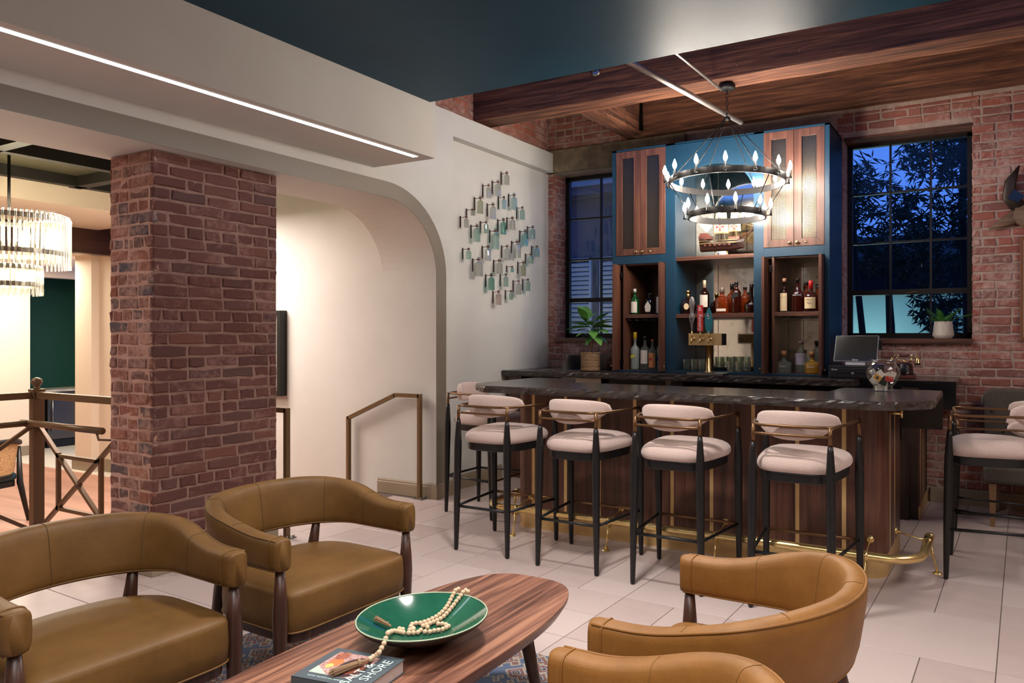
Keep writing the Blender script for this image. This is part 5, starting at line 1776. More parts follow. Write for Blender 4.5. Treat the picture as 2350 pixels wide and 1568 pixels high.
# ================================================================== coffee table objects
ZTT = 0.0102 + ZTB + 0.0003
bowl = thing('ceramic_bowl', 'wide shallow green glazed bowl with a dark rim on the coffee table', 'bowl', (-1.697, 1.862, ZTT))
M_glaze = mat('green_glaze', (24, 74, 56), 0.1, mot=(36, 90, 68), mot_scale=6, coat=0.25)
Rr, Hh = 0.212, 0.078
pin = [(max(0.002, Rr * k / 16), 0.010 + Hh * (k / 16) ** 1.7) for k in range(17)]
pout = [(Rr + 0.001, 0.010 + Hh + 0.002), (Rr + 0.004, 0.010 + Hh - 0.002)] + [(max(0.06, Rr * k / 16 + 0.004), 0.002 + Hh * (k / 16) ** 1.7 - 0.001) for k in range(15, 4, -1)] + [(0.055, 0.0), (0.002, 0.0)]
MB().lathe(pin, 56, cap=False).build('inner_glaze', M_glaze, bowl, smooth=True, fix=False)
MB().lathe(pout, 56, cap=False).build('outer_shell', mat('dark_brown_clay', (40, 28, 24), 0.4), bowl, smooth=True)
MB().tube([((Rr + 0.001) * math.cos(2 * PI * k / 56), (Rr + 0.001) * math.sin(2 * PI * k / 56), 0.010 + Hh + 0.001) for k in range(56)], 0.0028, 6, closed=True).build('rim', mat('pale_green_rim', (160, 178, 150), 0.2), bowl, smooth=True)
# wooden bead garland, draped from the bowl over the book
BEADS = [(-1.735, 2.09, 0.5287), (-1.7344, 2.074, 0.5287), (-1.7328, 2.0618, 0.521), (-1.7302, 2.0496, 0.5135), (-1.7271, 2.0374, 0.5063), (-1.724, 2.0247, 0.4993), (-1.7221, 2.0126, 0.4931), (-1.7211, 2.0005, 0.4874), (-1.7217, 1.9875, 0.4815), (-1.7241, 1.9748, 0.4766), (-1.7277, 1.9622, 0.4721), (-1.7338, 1.95, 0.4687), (-1.7398, 1.937, 0.4656), (-1.747, 1.925, 0.4636), (-1.755, 1.913, 0.4625), (-1.7653, 1.9026, 0.4633), (-1.7712, 1.8905, 0.4632), (-1.7659, 1.8782, 0.4606), (-1.753, 1.8768, 0.4572),
    (-1.685, 2.084, 0.5287), (-1.703, 2.093, 0.5287), (-1.701, 2.0749, 0.5272), (-1.7005, 2.0625, 0.5194), (-1.7005, 2.0502, 0.5124), (-1.7015, 2.0382, 0.5054), (-1.7008, 2.0247, 0.4984), (-1.7014, 2.013, 0.4923), (-1.701, 1.9997, 0.486), (-1.7011, 1.9861, 0.4801), (-1.7025, 1.9731, 0.4745), (-1.7067, 1.9606, 0.4699), (-1.7124, 1.9495, 0.4663), (-1.7192, 1.9397, 0.4636), (-1.7258, 1.9293, 0.4613), (-1.7315, 1.918, 0.4593), (-1.7377, 1.9078, 0.458),
    (-1.6959, 1.9377, 0.4622), (-1.6816, 1.9412, 0.4637), (-1.6639, 1.9387, 0.4647), (-1.6461, 1.9314, 0.4655), (-1.6485, 1.9232, 0.4629), (-1.6561, 1.9146, 0.4595), (-1.6691, 1.9081, 0.4562), (-1.6827, 1.9018, 0.4537), (-1.694, 1.8929, 0.4516), (-1.7092, 1.8865, 0.451), (-1.7273, 1.8851, 0.4528), (-1.7192, 1.9094, 0.4558),
    (-1.7261, 1.8702, 0.4515), (-1.7348, 1.8574, 0.4529), (-1.7435, 1.8446, 0.4552), (-1.7545, 1.8314, 0.4591), (-1.7628, 1.8258, 0.462), (-1.7698, 1.8193, 0.4649), (-1.7754, 1.811, 0.4681), (-1.77, 1.793, 0.4745), (-1.755, 1.775, 0.482), (-1.738, 1.755, 0.491), (-1.72, 1.735, 0.501), (-1.703, 1.715, 0.512), (-1.687, 1.695, 0.521),
    (-1.7781, 1.8373, 0.465), (-1.77, 1.8441, 0.4619), (-1.7549, 1.8611, 0.4571), (-1.7486, 1.8722, 0.4559),
    (-1.671, 1.677, 0.5285), (-1.664, 1.661, 0.5195), (-1.655, 1.645, 0.5124), (-1.649, 1.629, 0.5052), (-1.646, 1.616, 0.498), (-1.652, 1.614, 0.4909), (-1.66, 1.606, 0.4855), (-1.658, 1.592, 0.4855)]
gar = thing('bead_garland', 'pale wooden bead garland with jute tassels draped from the green bowl onto the book', 'garland', (-1.70, 1.85, ZTT))
M_bead = mat('pale_wood_bead', (206, 182, 152), 0.6, mot=(190, 162, 130), mot_scale=90)
bme = None
for (x, y, z) in BEADS:
    if bme is None:
        b0 = MB().ball((0, 0, 0), 0.0082, 12, 8).build('bead', M_bead, gar, smooth=True)
        bme = b0.data
        o = b0
    else:
        o = bpy.data.objects.new('bead', bme)
        C.objects.link(o)
        o.parent = gar
    o.location = (x + 1.70, y - 1.85, z - ZTT + 0.001)
def tassel(p0, p1, r1):
    p0, p1 = Vector(p0), Vector(p1)
    d = p1 - p0
    side = d.cross(Vector((0, 0, 1))).normalized()
    upv = side.cross(d).normalized()
    tb = MB()
    rg2 = random.Random(4)
    for k in range(46):
        a = rg2.uniform(0, 2 * PI)
        q = math.sqrt(rg2.random())
        off_ = (side * math.cos(a) + upv * math.sin(a) * 0.7) * q
        e = rg2.uniform(0.92, 1.05)
        tb.tube([p0 + off_ * 0.004, p0 + d * 0.3 + off_ * r1 * 0.55, p0 + d * e + off_ * r1 + Vector((0, 0, -0.002))], 0.0013, 4, cap=False)
    tb.tube([p0 + d * 0.22, p0 + d * 0.30], r1 * 0.66, 10)
    return tb
tassel((-1.657 + 1.70, 1.585 - 1.85, 0.487 - ZTT), (-1.695 + 1.70, 1.478 - 1.85, 0.484 - ZTT), 0.016).build('tassel', mat('jute', (140, 112, 84), 0.9), gar)
tassel((-1.795 + 1.70, 1.815 - 1.85, 0.480 - ZTT), (-1.838 + 1.70, 1.786 - 1.85, 0.512 - ZTT), 0.012).build('tassel', MATS['jute'], gar)

# book
bk = thing('cookbook', 'grey cookbook with a food photograph on its cover lying by the bowl', 'book', (-1.694, 1.545, ZTT), math.radians(9))
BW, BH, BT = 0.200, 0.248, 0.042
M_cover = mat('grey_book_cover', (72, 82, 88), 0.4)
cv = MB()
cv.box(-BH / 2, BH / 2, -BW / 2, BW / 2, BT - 0.003, BT)
cv.box(-BH / 2, BH / 2, -BW / 2, BW / 2, 0.0, 0.003)
cv.box(-BH / 2, BH / 2, -BW / 2, -BW / 2 + 0.003, 0.0, BT)
cv.build('cover', M_cover, bk, bevel=0.001)
MB().box(-BH / 2 + 0.004, BH / 2 - 0.004, -BW / 2 + 0.004, BW / 2 - 0.004, 0.003, BT - 0.003).build('pages', mat('page_edges', (206, 192, 186), 0.8, mot=(176, 160, 156), mot_scale=60, stretch=(1, 1, 14)), bk)
zc_ = BT + 0.0002
def flat(poly, name, m, z, parent=bk, th=0.0003):
    return MB().prism(poly, z, z + th, lambda a, b, d: (a, b, d)).build(name, m, parent)
M_weave = mat('pink_woven_cloth', (178, 150, 142), 0.8, mot=(150, 104, 98), mot_scale=150, mot_lo=0.45, mot_hi=0.55)
ph = flat([(-0.095, -0.062), (0.055, -0.062), (0.055, 0.078), (-0.095, 0.078)], 'cover_photo', M_weave, zc_)
flat([(-0.095, -0.062), (-0.03, -0.062), (-0.095, -0.02)], 'photo_napkin', mat('mint_print', (168, 186, 168), 0.7), zc_ + 0.0003, ph)
circ2 = lambda cx, cy, rx, ry, a0=0, a1=2 * PI, n=24: [(cx + rx * math.cos(a0 + (a1 - a0) * k / n), cy + ry * math.sin(a0 + (a1 - a0) * k / n)) for k in range(n)]
flat(circ2(0.012, 0.0, 0.046, 0.062), 'photo_plate', mat('photo_dark_plate', (58, 42, 44), 0.5), zc_ + 0.0005, ph)
flat(circ2(0.016, 0.004, 0.034, 0.048), 'photo_food', mat('photo_food_brown', (140, 78, 56), 0.5, mot=(96, 50, 40), mot_scale=70), zc_ + 0.0008, ph)
flat(circ2(-0.058, 0.012, 0.022, 0.026), 'photo_orange', mat('photo_orange', (208, 112, 64), 0.5), zc_ + 0.0005, ph)
flat(circ2(-0.062, -0.012, 0.012, 0.014), 'photo_lemon', mat('photo_lemon', (206, 176, 100), 0.5), zc_ + 0.0008, ph)
flat(circ2(-0.066, 0.055, 0.02, 0.026), 'photo_bowl', mat('photo_bowl', (112, 60, 56), 0.5, mot=(180, 110, 80), mot_scale=90), zc_ + 0.0006, ph)
M_mintp = mat('mint_lettering', (186, 214, 204), 0.6)
text_mesh('title', 'SALT &', 0.044, M_mintp, bk, frame((0.052, -0.028, zc_ + 0.0012), (0, 1, 0), (-1, 0, 0)), 0.0002, spacing=0.95)
text_mesh('title', 'SHORE', 0.044, M_mintp, bk, frame((0.092, 0.006, zc_ + 0.0012), (0, 1, 0), (-1, 0, 0)), 0.0002, spacing=0.95)
text_mesh('subtitle', 'RECIPES FROM THE COASTAL SOUTH', 0.0088, M_mintp, bk, frame((-0.01, -0.078, zc_ + 0.0003), (-1, 0, 0), (0, -1, 0)), 0.0002)
text_mesh('spine_title', 'SALT & SHORE', 0.022, M_mintp, bk, frame((0.02, -BW / 2 - 0.0012, BT / 2), (1, 0, 0), (0, 0, 1)), 0.0002)

# ================================================================== objects on the counters
# till: cash drawer with a tilted touch screen
dr_ = thing('cash_drawer', 'black cash drawer on the back counter', 'cash drawer', (-1.03, 6.36, ZC + 0.001))
MB().box(-0.195, 0.195, -0.16, 0.22, 0.0, 0.105).build('case', mat('charcoal_case', (24, 25, 27), 0.45), dr_, bevel=0.004)
MB().box(-0.185, 0.185, -0.168, -0.16, 0.012, 0.088).build('drawer_front', mat('charcoal_front', (30, 31, 33), 0.4), dr_, bevel=0.003)
MB().box(-0.13, -0.02, -0.1695, -0.167, 0.044, 0.050).box(0.02, 0.13, -0.1695, -0.167, 0.044, 0.050).build('slot', M_black, dr_)
MB().lathe([(0.002, 0.0), (0.012, 0.0), (0.012, 0.006), (0.002, 0.007)], 16, M=Matrix.Translation((0.0, -0.168, 0.044)) @ Matrix.Rotation(PI / 2, 4, 'X')).build('lock', M_steel, dr_, smooth=True)
text_mesh('maker_mark', 'Clover', 0.018, M_whitep, dr_, frame((-0.145, -0.1696, 0.074), (1, 0, 0), (0, 0, 1)), 0.0002)
sc = thing('pos_terminal', 'tilted point of sale touch screen standing on the cash drawer', 'screen', (-1.03, 6.33, ZC + 0.107))
tl_ = Matrix.Translation((0, -0.02, 0.03)) @ Matrix.Rotation(math.radians(-28), 4, 'X')
MB().box(-0.175, 0.175, -0.008, 0.012, 0.0, 0.245, tl_).build('bezel', mat('silver_bezel', (180, 182, 184), 0.3, 0.6), sc, bevel=0.004)
MB().box(-0.17, 0.17, -0.0095, -0.007, 0.005, 0.24, tl_).build('screen', mat('dark_screen', (44, 42, 38), 0.12), sc, bevel=0.002)
text_mesh('maker_mark', 'Clover', 0.018, M_whitep, sc, tl_ @ frame((0.0, -0.0102, 0.015), (1, 0, 0), (0, 0, 1)), 0.0002)
MB().box(-0.08, 0.08, -0.02, 0.16, 0.0, 0.03).box(-0.06, 0.06, 0.06, 0.12, 0.03, 0.16).build('stand', mat('white_plastic', (206, 206, 210), 0.4), sc, bevel=0.006)
MB().box(0.178, 0.205, 0.03, 0.06, 0.13, 0.21).build('card_reader', M_black, sc, bevel=0.004)
# antique telephone
tp = thing('antique_telephone', 'antique wood and brass telephone beside the till', 'telephone', (-0.665, 6.50, ZC + 0.001))
MB().box(-0.085, 0.085, -0.075, 0.075, 0.0, 0.03).build('base', M_hullr, tp, bevel=0.006)
MB().lathe([(0.078, 0.03), (0.07, 0.045), (0.064, 0.10), (0.056, 0.12), (0.03, 0.13), (0.003, 0.13)], 20).build('housing', M_hull, tp, smooth=True)
MB().lathe([(0.002, 0), (0.034, 0), (0.036, 0.004), (0.03, 0.008), (0.002, 0.008)], 20, M=Matrix.Translation((0.0, -0.066, 0.075)) @ Matrix.Rotation(math.radians(75), 4, 'X')).build('dial', M_black, tp, smooth=True)
MB().tube([(-0.02, 0, 0.12), (-0.05, 0, 0.15), (-0.058, 0, 0.175)], 0.006, 8).tube([(0.02, 0, 0.12), (0.05, 0, 0.15), (0.058, 0, 0.175)], 0.006, 8).tube([(0, 0, 0.12), (0, 0, 0.155)], 0.012, 10).build('cradle', M_gold, tp, smooth=True)
hs_ = MB().tube([(-0.035, 0, 0.190), (0.035, 0, 0.190)], 0.011, 12).build('handset_grip', M_hullr, tp, smooth=True)
MB().tube([(-0.036, 0, 0.19), (-0.07, 0, 0.188), (-0.10, 0, 0.18)], 0.006, 8).tube([(0.036, 0, 0.19), (0.07, 0, 0.188), (0.10, 0, 0.18)], 0.006, 8).build('handset_arms', M_gold, hs_, smooth=True)
MB().lathe([(0.008, 0.178), (0.016, 0.165), (0.022, 0.13), (0.024, 0.125)], 16, (0.10, 0, 0)).build('mouth_horn', M_gold, tp, smooth=True)
MB().lathe([(0.008, 0.178), (0.018, 0.165), (0.022, 0.14), (0.003, 0.138)], 16, (-0.10, 0, 0)).build('ear_cup', M_gold, tp, smooth=True)
MB().lathe([(0.003, 0.112), (0.025, 0.112), (0.025, 0.126), (0.003, 0.126)], 16, (0.10, 0, 0)).build('mouthpiece', M_black, tp, smooth=True)
# goldfish bowl with matchboxes
gb = thing('glass_fishbowl', 'clear round glass fishbowl full of matchboxes on the bar top', 'bowl', (-0.645, 5.02, 1.0965))
gp = [(0.002, 0.0), (0.062, 0.0), (0.066, 0.008), (0.058, 0.03), (0.075, 0.048), (0.100, 0.085), (0.108, 0.115), (0.100, 0.15), (0.080, 0.18), (0.070, 0.19), (0.075, 0.20)]
MB().lathe(gp, 36, cap=False).build('glass', glass('fishbowl_glass', (244, 248, 246), 0.22), gb, smooth=True, fix=False)
MB().tube([(0.075 * math.cos(2 * PI * k / 36), 0.075 * math.sin(2 * PI * k / 36), 0.20) for k in range(36)], 0.003, 6, closed=True).build('rim', M_tumbler, gb, smooth=True)
rgm = random.Random(12)
mcol = {'white': (220, 208, 196), 'orange': (206, 146, 62), 'red': (204, 52, 44), 'dark green': (30, 42, 32), 'grey': (150, 142, 140)}
mspots = [('orange', (-0.025, -0.055, 0.088), 0.6), ('red', (0.045, -0.045, 0.080), 0.2), ('white', (-0.01, -0.02, 0.112), 0.9), ('white', (0.01, -0.035, 0.05), 0.0), ('white', (-0.055, -0.02, 0.075), 2.2), ('white', (0.03, 0.03, 0.095), 1.2), ('dark green', (0.006, -0.05, 0.058), 0.4), ('white', (-0.035, 0.02, 0.055), 0.3), ('white', (0.058, 0.015, 0.10), 1.9), ('grey', (-0.06, 0.01, 0.115), 1.0), ('white', (-0.02, -0.03, 0.02), 0.1), ('white', (0.022, -0.028, 0.020), 1.5), ('grey', (0.0, 0.03, 0.02), 0.8)]
for (cn, p, an) in mspots:
    o = thing('matchbox', {'orange': 'orange matchbox facing out in the fishbowl', 'red': 'red matchbox facing out in the fishbowl', 'dark green': 'dark green matchbox low in the fishbowl'}.get(cn, '%s matchbox in the heap inside the fishbowl' % cn), 'matchbox', (-0.645 + p[0], 5.02 + p[1], 1.0965 + p[2]), group='matchboxes in the fishbowl')
    o.rotation_euler = (0, an, 0) if p[2] > 0.03 else (0, 0, an)
    MB().box(-0.024, 0.024, -0.005, 0.005, -0.017, 0.017).build('sleeve', mat('matchbox_' + cn.replace(' ', '_'), mcol[cn], 0.6), o, bevel=0.0008)
    MB().box(-0.0245, 0.0245, -0.0042, 0.0042, -0.0162, 0.0162).build('tray', M_paper, o)
    if cn == 'orange':
        MB().lathe([(0.002, 0), (0.009, 0), (0.009, 0.0006), (0.002, 0.0006)], 16, M=Matrix.Translation((0, -0.0051, 0)) @ Matrix.Rotation(PI / 2, 4, 'X')).build('print', M_black, o)
    if cn == 'red':
        MB().box(-0.016, 0.012, -0.0056, -0.0049, 0.002, 0.004).box(-0.012, 0.014, -0.0056, -0.0049, -0.006, -0.004).build('print', M_text, o)
# sink splash guard and tap at the left end of the back counter
sg = thing('sink_splash_guard', 'stainless steel splash guard of the sink at the left end of the back counter', 'splash guard', (-4.0, 6.55, ZC + 0.001))
M_ss = mat('brushed_stainless', (126, 121, 112), 0.3, 0.55)
MB().prism([(-0.21, 0.0), (-0.20, 0.06), (-0.07, 0.155), (0.33, 0.155), (0.33, 0.0)], 0.30, 0.306, lambda a, b, d: (a, d, b)).build('back_sheet', M_ss, sg)
MB().prism([(-0.26, 0.0), (-0.26, 0.05), (-0.16, 0.155), (0.30, 0.155), (0.30, 0.0)], -0.003, 0.003, lambda a, b, d: (d + 0.13, a, b)).build('side_sheet', M_ss, sg)
MB().box(-0.2, 0.33, -0.26, 0.30, 0.0, 0.004).build('sink_rim', M_ss, sg)
fc = thing('sink_faucet', 'curved chrome faucet behind the basket plant', 'faucet', (-3.76, 6.72, ZC + 0.001))
MB().tube([(0, 0, 0), (0, 0, 0.14), (0.0, -0.02, 0.175), (0, -0.06, 0.185), (0, -0.10, 0.17), (0, -0.11, 0.14)], 0.011, 12).tube([(0, 0, 0), (0, 0, 0.03)], 0.02, 14).build('spout', M_steel, fc, smooth=True)
# leafy plant in a striped basket
def leaf_mesh(L, Wd, bend=0.25, n=7):
    mb = MB()
    rows = []
    for k in range(n + 1):
        u = k / n
        w = Wd / 2 * math.sin(PI * min(1, u * 0.96 + 0.02)) ** 0.8 * (1.15 - 0.3 * u)
        z = -bend * L * u * u
        rows.append([(u * L, -w, z - 0.0), (u * L, 0, z - 0.12 * w - 0.0), (u * L, w, z)])
    vs = [p for r in rows for p in r]
    fs = []
    for k in range(n):
        for j in range(2):
            a = k * 3 + j
            fs.append((a, a + 1, a + 4, a + 3))
    mb.add(vs, fs)
    return mb
M_leaf = mat('glossy_leaf', (84, 136, 62), 0.4, mot=(112, 164, 84), mot_scale=30)
pl = thing('basket_plant', 'broad-leaved green plant in a striped woven basket on the back counter', 'plant', (-3.59, 6.36, ZC + 0.001))
M_wick = mat('wicker', (196, 162, 120), 0.8, mot=(172, 134, 94), mot_scale=50)
M_wickd = mat('dark_wicker', (42, 28, 22), 0.8)
bkb = MB().lathe([(0.003, 0.0), (0.085, 0.0), (0.092, 0.01), (0.094, 0.185), (0.088, 0.19), (0.085, 0.17), (0.003, 0.165)], 28).build('basket', M_wickd, pl, smooth=True)
for k in range(13):
    z = 0.012 + k * 0.0142
    MB().tube([(0.0945 * math.cos(2 * PI * q / 28), 0.0945 * math.sin(2 * PI * q / 28), z) for q in range(28)], 0.0048, 6, closed=True).build('wicker_hoop', M_wick, bkb, smooth=True)
MB().tube([(0, 0, 0.16), (0.015, 0.0, 0.28), (0.03, -0.01, 0.40)], [0.011, 0.010, 0.008], 10).build('stem', mat('pale_stem', (170, 140, 98), 0.7), pl, smooth=True)
rgp = random.Random(6)
for k, (az, el, L_, zz, xx) in enumerate([(200, 10, 0.19, 0.44, 0), (170, 35, 0.15, 0.47, 0.02), (120, 55, 0.20, 0.50, -0.05), (80, 40, 0.15, 0.52, -0.03), (20, 15, 0.18, 0.44, .03), (-20, 5, 0.16, 0.42, .05), (-60, 0, 0.14, 0.40, .03), (-110, 0, 0.15, 0.40, .0), (-150, -15, 0.13, 0.38, .02), (-90, -20, 0.13, 0.36, .03), (45, 30, 0.16, 0.47, .05), (0, -12, 0.13, 0.36, .05), (-40, -25, 0.14, 0.38, .06), (150, 60, 0.16, 0.52, -.04), (-170, 45, 0.12, 0.50, .0), (-75, 30, 0.13, 0.46, .02), (10, 45, 0.13, 0.50, .06), (-30, 25, 0.17, 0.44, .05), (-120, 20, 0.17, 0.46, -.03), (-160, 5, 0.16, 0.42, -.02), (-95, 50, 0.15, 0.52, -.04), (-65, -10, 0.16, 0.42, .05), (-135, -30, 0.14, 0.40, .0), (-5, 25, 0.17, 0.46, .06), (160, 15, 0.17, 0.46, -.02)]):
    L_ *= 1.25
    lf = leaf_mesh(L_, L_ * 0.5, 0.3).build('leaf', M_leaf, pl, smooth=True, fix=False)
    lf.location = (xx, -0.01, zz)
    lf.rotation_euler = (rgp.uniform(-.3, .3), -math.radians(el), math.radians(az))
MB().tube([(0.03, -0.01, 0.40), (-0.02, -0.01, 0.47), (-0.06, 0.0, 0.53)], 0.005, 6).tube([(0.03, -0.01, 0.39), (0.06, -0.01, 0.46)], 0.005, 6).build('branch', mat('green_stem', (90, 110, 60), 0.6), pl, smooth=True)
# fern in a white pot on the right sill
pr = thing('potted_fern', 'small fern in a speckled white ceramic pot on the right window sill', 'plant', (-0.402, 7.03, 1.431))
MB().lathe([(0.003, 0.0), (0.068, 0.0), (0.07, 0.006), (0.086, 0.022), (0.088, 0.032), (0.076, 0.12), (0.072, 0.15), (0.066, 0.15), (0.062, 0.12), (0.003, 0.11)], 32).build('pot', mat('speckled_ceramic', (208, 198, 184), 0.5, mot=(186, 174, 158), mot_scale=30, stretch=(1, 1, 0.2)), pr, smooth=True)
M_fern = mat('fern_green', (54, 112, 36), 0.6, mot=(76, 138, 52), mot_scale=40)
for k in range(20):
    a = 2 * PI * k / 20 + rgp.uniform(-.2, .2)
    L_ = rgp.uniform(0.14, 0.22)
    el = rgp.uniform(0.25, 1.35)
    if k in (1, 2):
        L_, el, a = 0.22, 0.75, rgp.uniform(-.3, .3)
    if math.sin(a) > 0.3:
        L_ *= 0.55
    mb = MB()
    for q in range(10):
        u = (q + 1) / 10
        for s_ in (-1, 1):
            w = 0.034 * math.sin(PI * min(1, u * 0.9 + .1)) + 0.006
            px, pz = u * L_, -0.5 * L_ * u * u * 0.8
            mb.add([(px - 0.006, 0, pz), (px + 0.006, 0, pz), (px + 0.012, s_ * w, pz - 0.006)], [(0, 1, 2)])
    mb.tube([(0, 0, 0), (L_ * .5, 0, -.1 * L_), (L_, 0, -.4 * L_)], 0.0012, 4)
    fr_ = mb.build('frond', M_fern, pr, fix=False)
    fr_.location = (0.02 * math.cos(a), 0.02 * math.sin(a), 0.125)
    fr_.rotation_euler = (0, -el, a)

# ================================================================== right edge: carved wooden creature, picture frame, tufted chair
dw = thing('driftwood_sculpture', 'carved driftwood fish sculpture with dark blue inlay mounted on the brick wall', 'sculpture', (0.20, 6.93, 2.5))
M_drift = wood('driftwood', (66, 46, 34), (96, 72, 54), (124, 98, 74), 'x', 1.6, 0.7, 0.4)
def taper(name, pts, rs, m, sy=0.35):
    mb = MB().tube([(0, 0, 0)] + [], 0.1, 3) if False else MB()
    mb.tube(pts, rs, 12)
    mb.v = [(x, y * sy, z) for x, y, z in mb.v]
    return mb.build(name, m, dw, smooth=True)
taper('tail_lobe', [(0.0, 0, -0.02), (-0.08, 0, -0.07), (-0.17, 0, -0.11), (-0.245, 0, -0.145)], [0.075, 0.05, 0.032, 0.006], M_drift)
taper('body', [(-0.06, 0, -0.02), (0.08, 0, -0.06), (0.25, 0, -0.14), (0.45, 0, -0.16)], [0.07, 0.11, 0.15, 0.12], M_drift)
taper('fin', [(-0.02, 0, 0.02), (-0.095, 0, 0.12), (-0.085, 0, 0.24), (-0.02, 0, 0.37)], [0.06, 0.055, 0.045, 0.006], mat('dark_bronze_fin', (58, 48, 40), 0.5, 0.4))
MB().prism([(-0.105, 0.10), (-0.03, 0.06), (0.02, 0.11), (-0.055, 0.17)], -0.032, -0.026, lambda a, b, d: (a, d, b)).build('blue_inlay', mat('blue_inlay', (24, 40, 66), 0.3), dw)
pf = thing('wall_picture_frame', 'wooden picture frame at the right edge below the driftwood sculpture', 'picture', (0.52, 6.955, 1.42))
MB().box(-0.335, -0.31, -0.03, 0.0, 0.0, 0.86).box(0.31, 0.335, -0.03, 0.0, 0.0, 0.86).box(-0.31, 0.31, -0.03, 0.0, 0.835, 0.86).box(-0.31, 0.31, -0.03, 0.0, 0.0, 0.025).build('frame', mat('oak_frame', (120, 74, 44), 0.5), pf, bevel=0.002)
MB().box(-0.31, 0.31, -0.012, 0.0, 0.025, 0.835).build('print', M_paper, pf)
tcx = thing('tufted_side_chair', 'grey tufted upholstered chair with tan legs against the brick wall', 'chair', (0.22, 6.50, 0))
M_tweed = mat('grey_tweed', (88, 80, 70), 0.95, mot=(70, 63, 56), mot_scale=120, bump=0.3, bump_scale=300)
bkr = MB().loft([[(x, y, z) for x, z in round_poly([(-0.30, 0.36), (0.30, 0.36), (0.31, 1.02), (-0.31, 1.02)], 0.08, 4)] for y in (0.22, 0.34)]).build('backrest', M_tweed, tcx, bevel=0.02, seg=3)
for ix in range(4):
    for iz in range(3):
        MB().ball((-0.24 + 0.16 * ix + (0.08 if iz % 2 else 0) * (ix < 3), 0.219, 0.52 + 0.16 * iz), 0.013, 10, 6, 1).build('tuft_button', mat('button_grey', (52, 46, 40), 0.8), bkr, smooth=True)
MB().box(-0.30, 0.30, -0.28, 0.24, 0.33, 0.47).build('seat', M_tweed, tcx, bevel=0.03, seg=3)
for x in (-0.235, 0.235):
    for y in (-0.235, 0.27):
        MB().loft([[(x - a, y - a, z), (x + a, y - a, z), (x + a, y + a, z), (x - a, y + a, z)] for a, z in ((0.016, 0.0), (0.026, 0.33))]).build('leg', mat('tan_leg', (140, 108, 74), 0.5), tcx)
# ================================================================== railings
gr = thing('guard_railing', 'bronze guard railing with crossed bars and a ball-topped post left of the column', 'railing', (-6.02, 2.66, ZH))
dz = -ZH - 0.012
MB().box(-0.034, 0.034, -0.034, 0.034, 0.0, 1.08 + dz).box(-0.038, 0.038, -0.038, 0.038, 1.04 + dz, 1.09 + dz).build('post', M_bronze, gr, bevel=0.004)
MB().lathe([(0.024, 1.09 + dz), (0.018, 1.10 + dz), (0.016, 1.105 + dz), (0.030, 1.125 + dz), (0.034, 1.142 + dz), (0.028, 1.162 + dz), (0.003, 1.172 + dz)], 18).build('finial', M_bronze, gr, smooth=True)
MB().box(0.034, 1.05, -0.02, 0.02, 1.022 + dz, 1.070 + dz).build('top_rail', M_bronze, gr, bevel=0.004)
MB().tube([(-0.03, -0.075, 0.858 + dz), (0.98, -0.075, 0.858 + dz)], 0.022, 14).build('hand_rail', M_bronze, gr, smooth=True)
MB().tube([(0.92, -0.075, 0.838 + dz), (0.94, -0.075, 0.80 + dz), (0.98, -0.03, 0.795 + dz), (1.04, -0.01, 0.795 + dz)], 0.008, 8).tube([(0.02, -0.075, 0.84 + dz), (0.02, -0.03, 0.82 + dz)], 0.012, 8).build('rail_bracket', M_bronze, gr, smooth=True)
MB().box(-0.02, 0.02, -2.2, -0.034, 1.022 + dz, 1.070 + dz).build('top_rail', M_bronze, gr, bevel=0.004)
MB().tube([(-0.03, -0.075, 0.858 + dz), (0.075, -0.075, 0.858 + dz)], 0.0205, 12).tube([(0.06, -0.075, 0.858 + dz), (0.06, -2.2, 0.858 + dz)], 0.021, 14).build('hand_rail', M_bronze, gr, smooth=True)
def xpanel(f):
    w = 0.024
    L2 = ((0.02, 0.85), (1.02, 0.13)), ((0.02, 0.13), (1.02, 0.85))
    for (a, b) in L2:
        MB().bar(f(a[0], a[1]), f(b[0], b[1]), w).build('cross_bar', M_bronze, gr)
    for (a, b) in (((0.28, 0.30), (0.28, 0.68)), ((0.79, 0.30), (0.79, 0.68)), ((0.28, 0.66), (0.79, 0.66)), ((0.28, 0.31), (0.79, 0.31))):
        MB().bar(f(*a), f(*b), w, up=(0, 1, 0) if a[0] == b[0] else (0, 0, 1)).build('inner_frame_bar', M_bronze, gr)
    MB().ball(f(0.525, 0.487), 0.024, 12, 8).build('boss', M_bronze, gr, smooth=True)
sq = lambda b: 1.458 - (1.458 - b) * 1.043 + 0.012 + dz
xpanel(lambda a, b: (a * 1.04, 0.0, sq(b)))
xpanel(lambda a, b: (0.0, -a * 1.04, sq(b)))
def stair_rail(y, label, x0=-4.53):
    t = thing('stair_handrail', label, 'handrail', (x0, y, 0))
    MB().box(-0.017, 0.017, -0.017, 0.017, 0.0, 0.935).build('post', M_bronze, t, bevel=0.002)
    MB().bar((-0.0, 0, 0.918), (-0.30, 0, 0.916), 0.034).bar((-0.29, 0, 0.916), (-0.885, 0, 0.675), 0.034).build('rail', M_bronze, t)
    MB().box(-0.902, -0.868, -0.017, 0.017, ZH, 0.69).build('post', M_bronze, t, bevel=0.002)
    MB().box(-0.055, 0.055, -0.04, 0.04, 0.0, 0.008).build('floor_flange', M_steel, t, bevel=0.002)
    for a, b in ((-.04, -.026), (.04, -.026), (-.04, .026), (.04, .026)):
        MB().lathe([(0.008, 0.008), (0.008, 0.02), (0.002, 0.022)], 8, (a, b, 0)).build('bolt', M_steel, t)
stair_rail(4.93, 'bronze stair handrail standing against the pale wall inside the arch')
stair_rail(3.535, 'bronze stair handrail half hidden behind the brick column', -4.505)

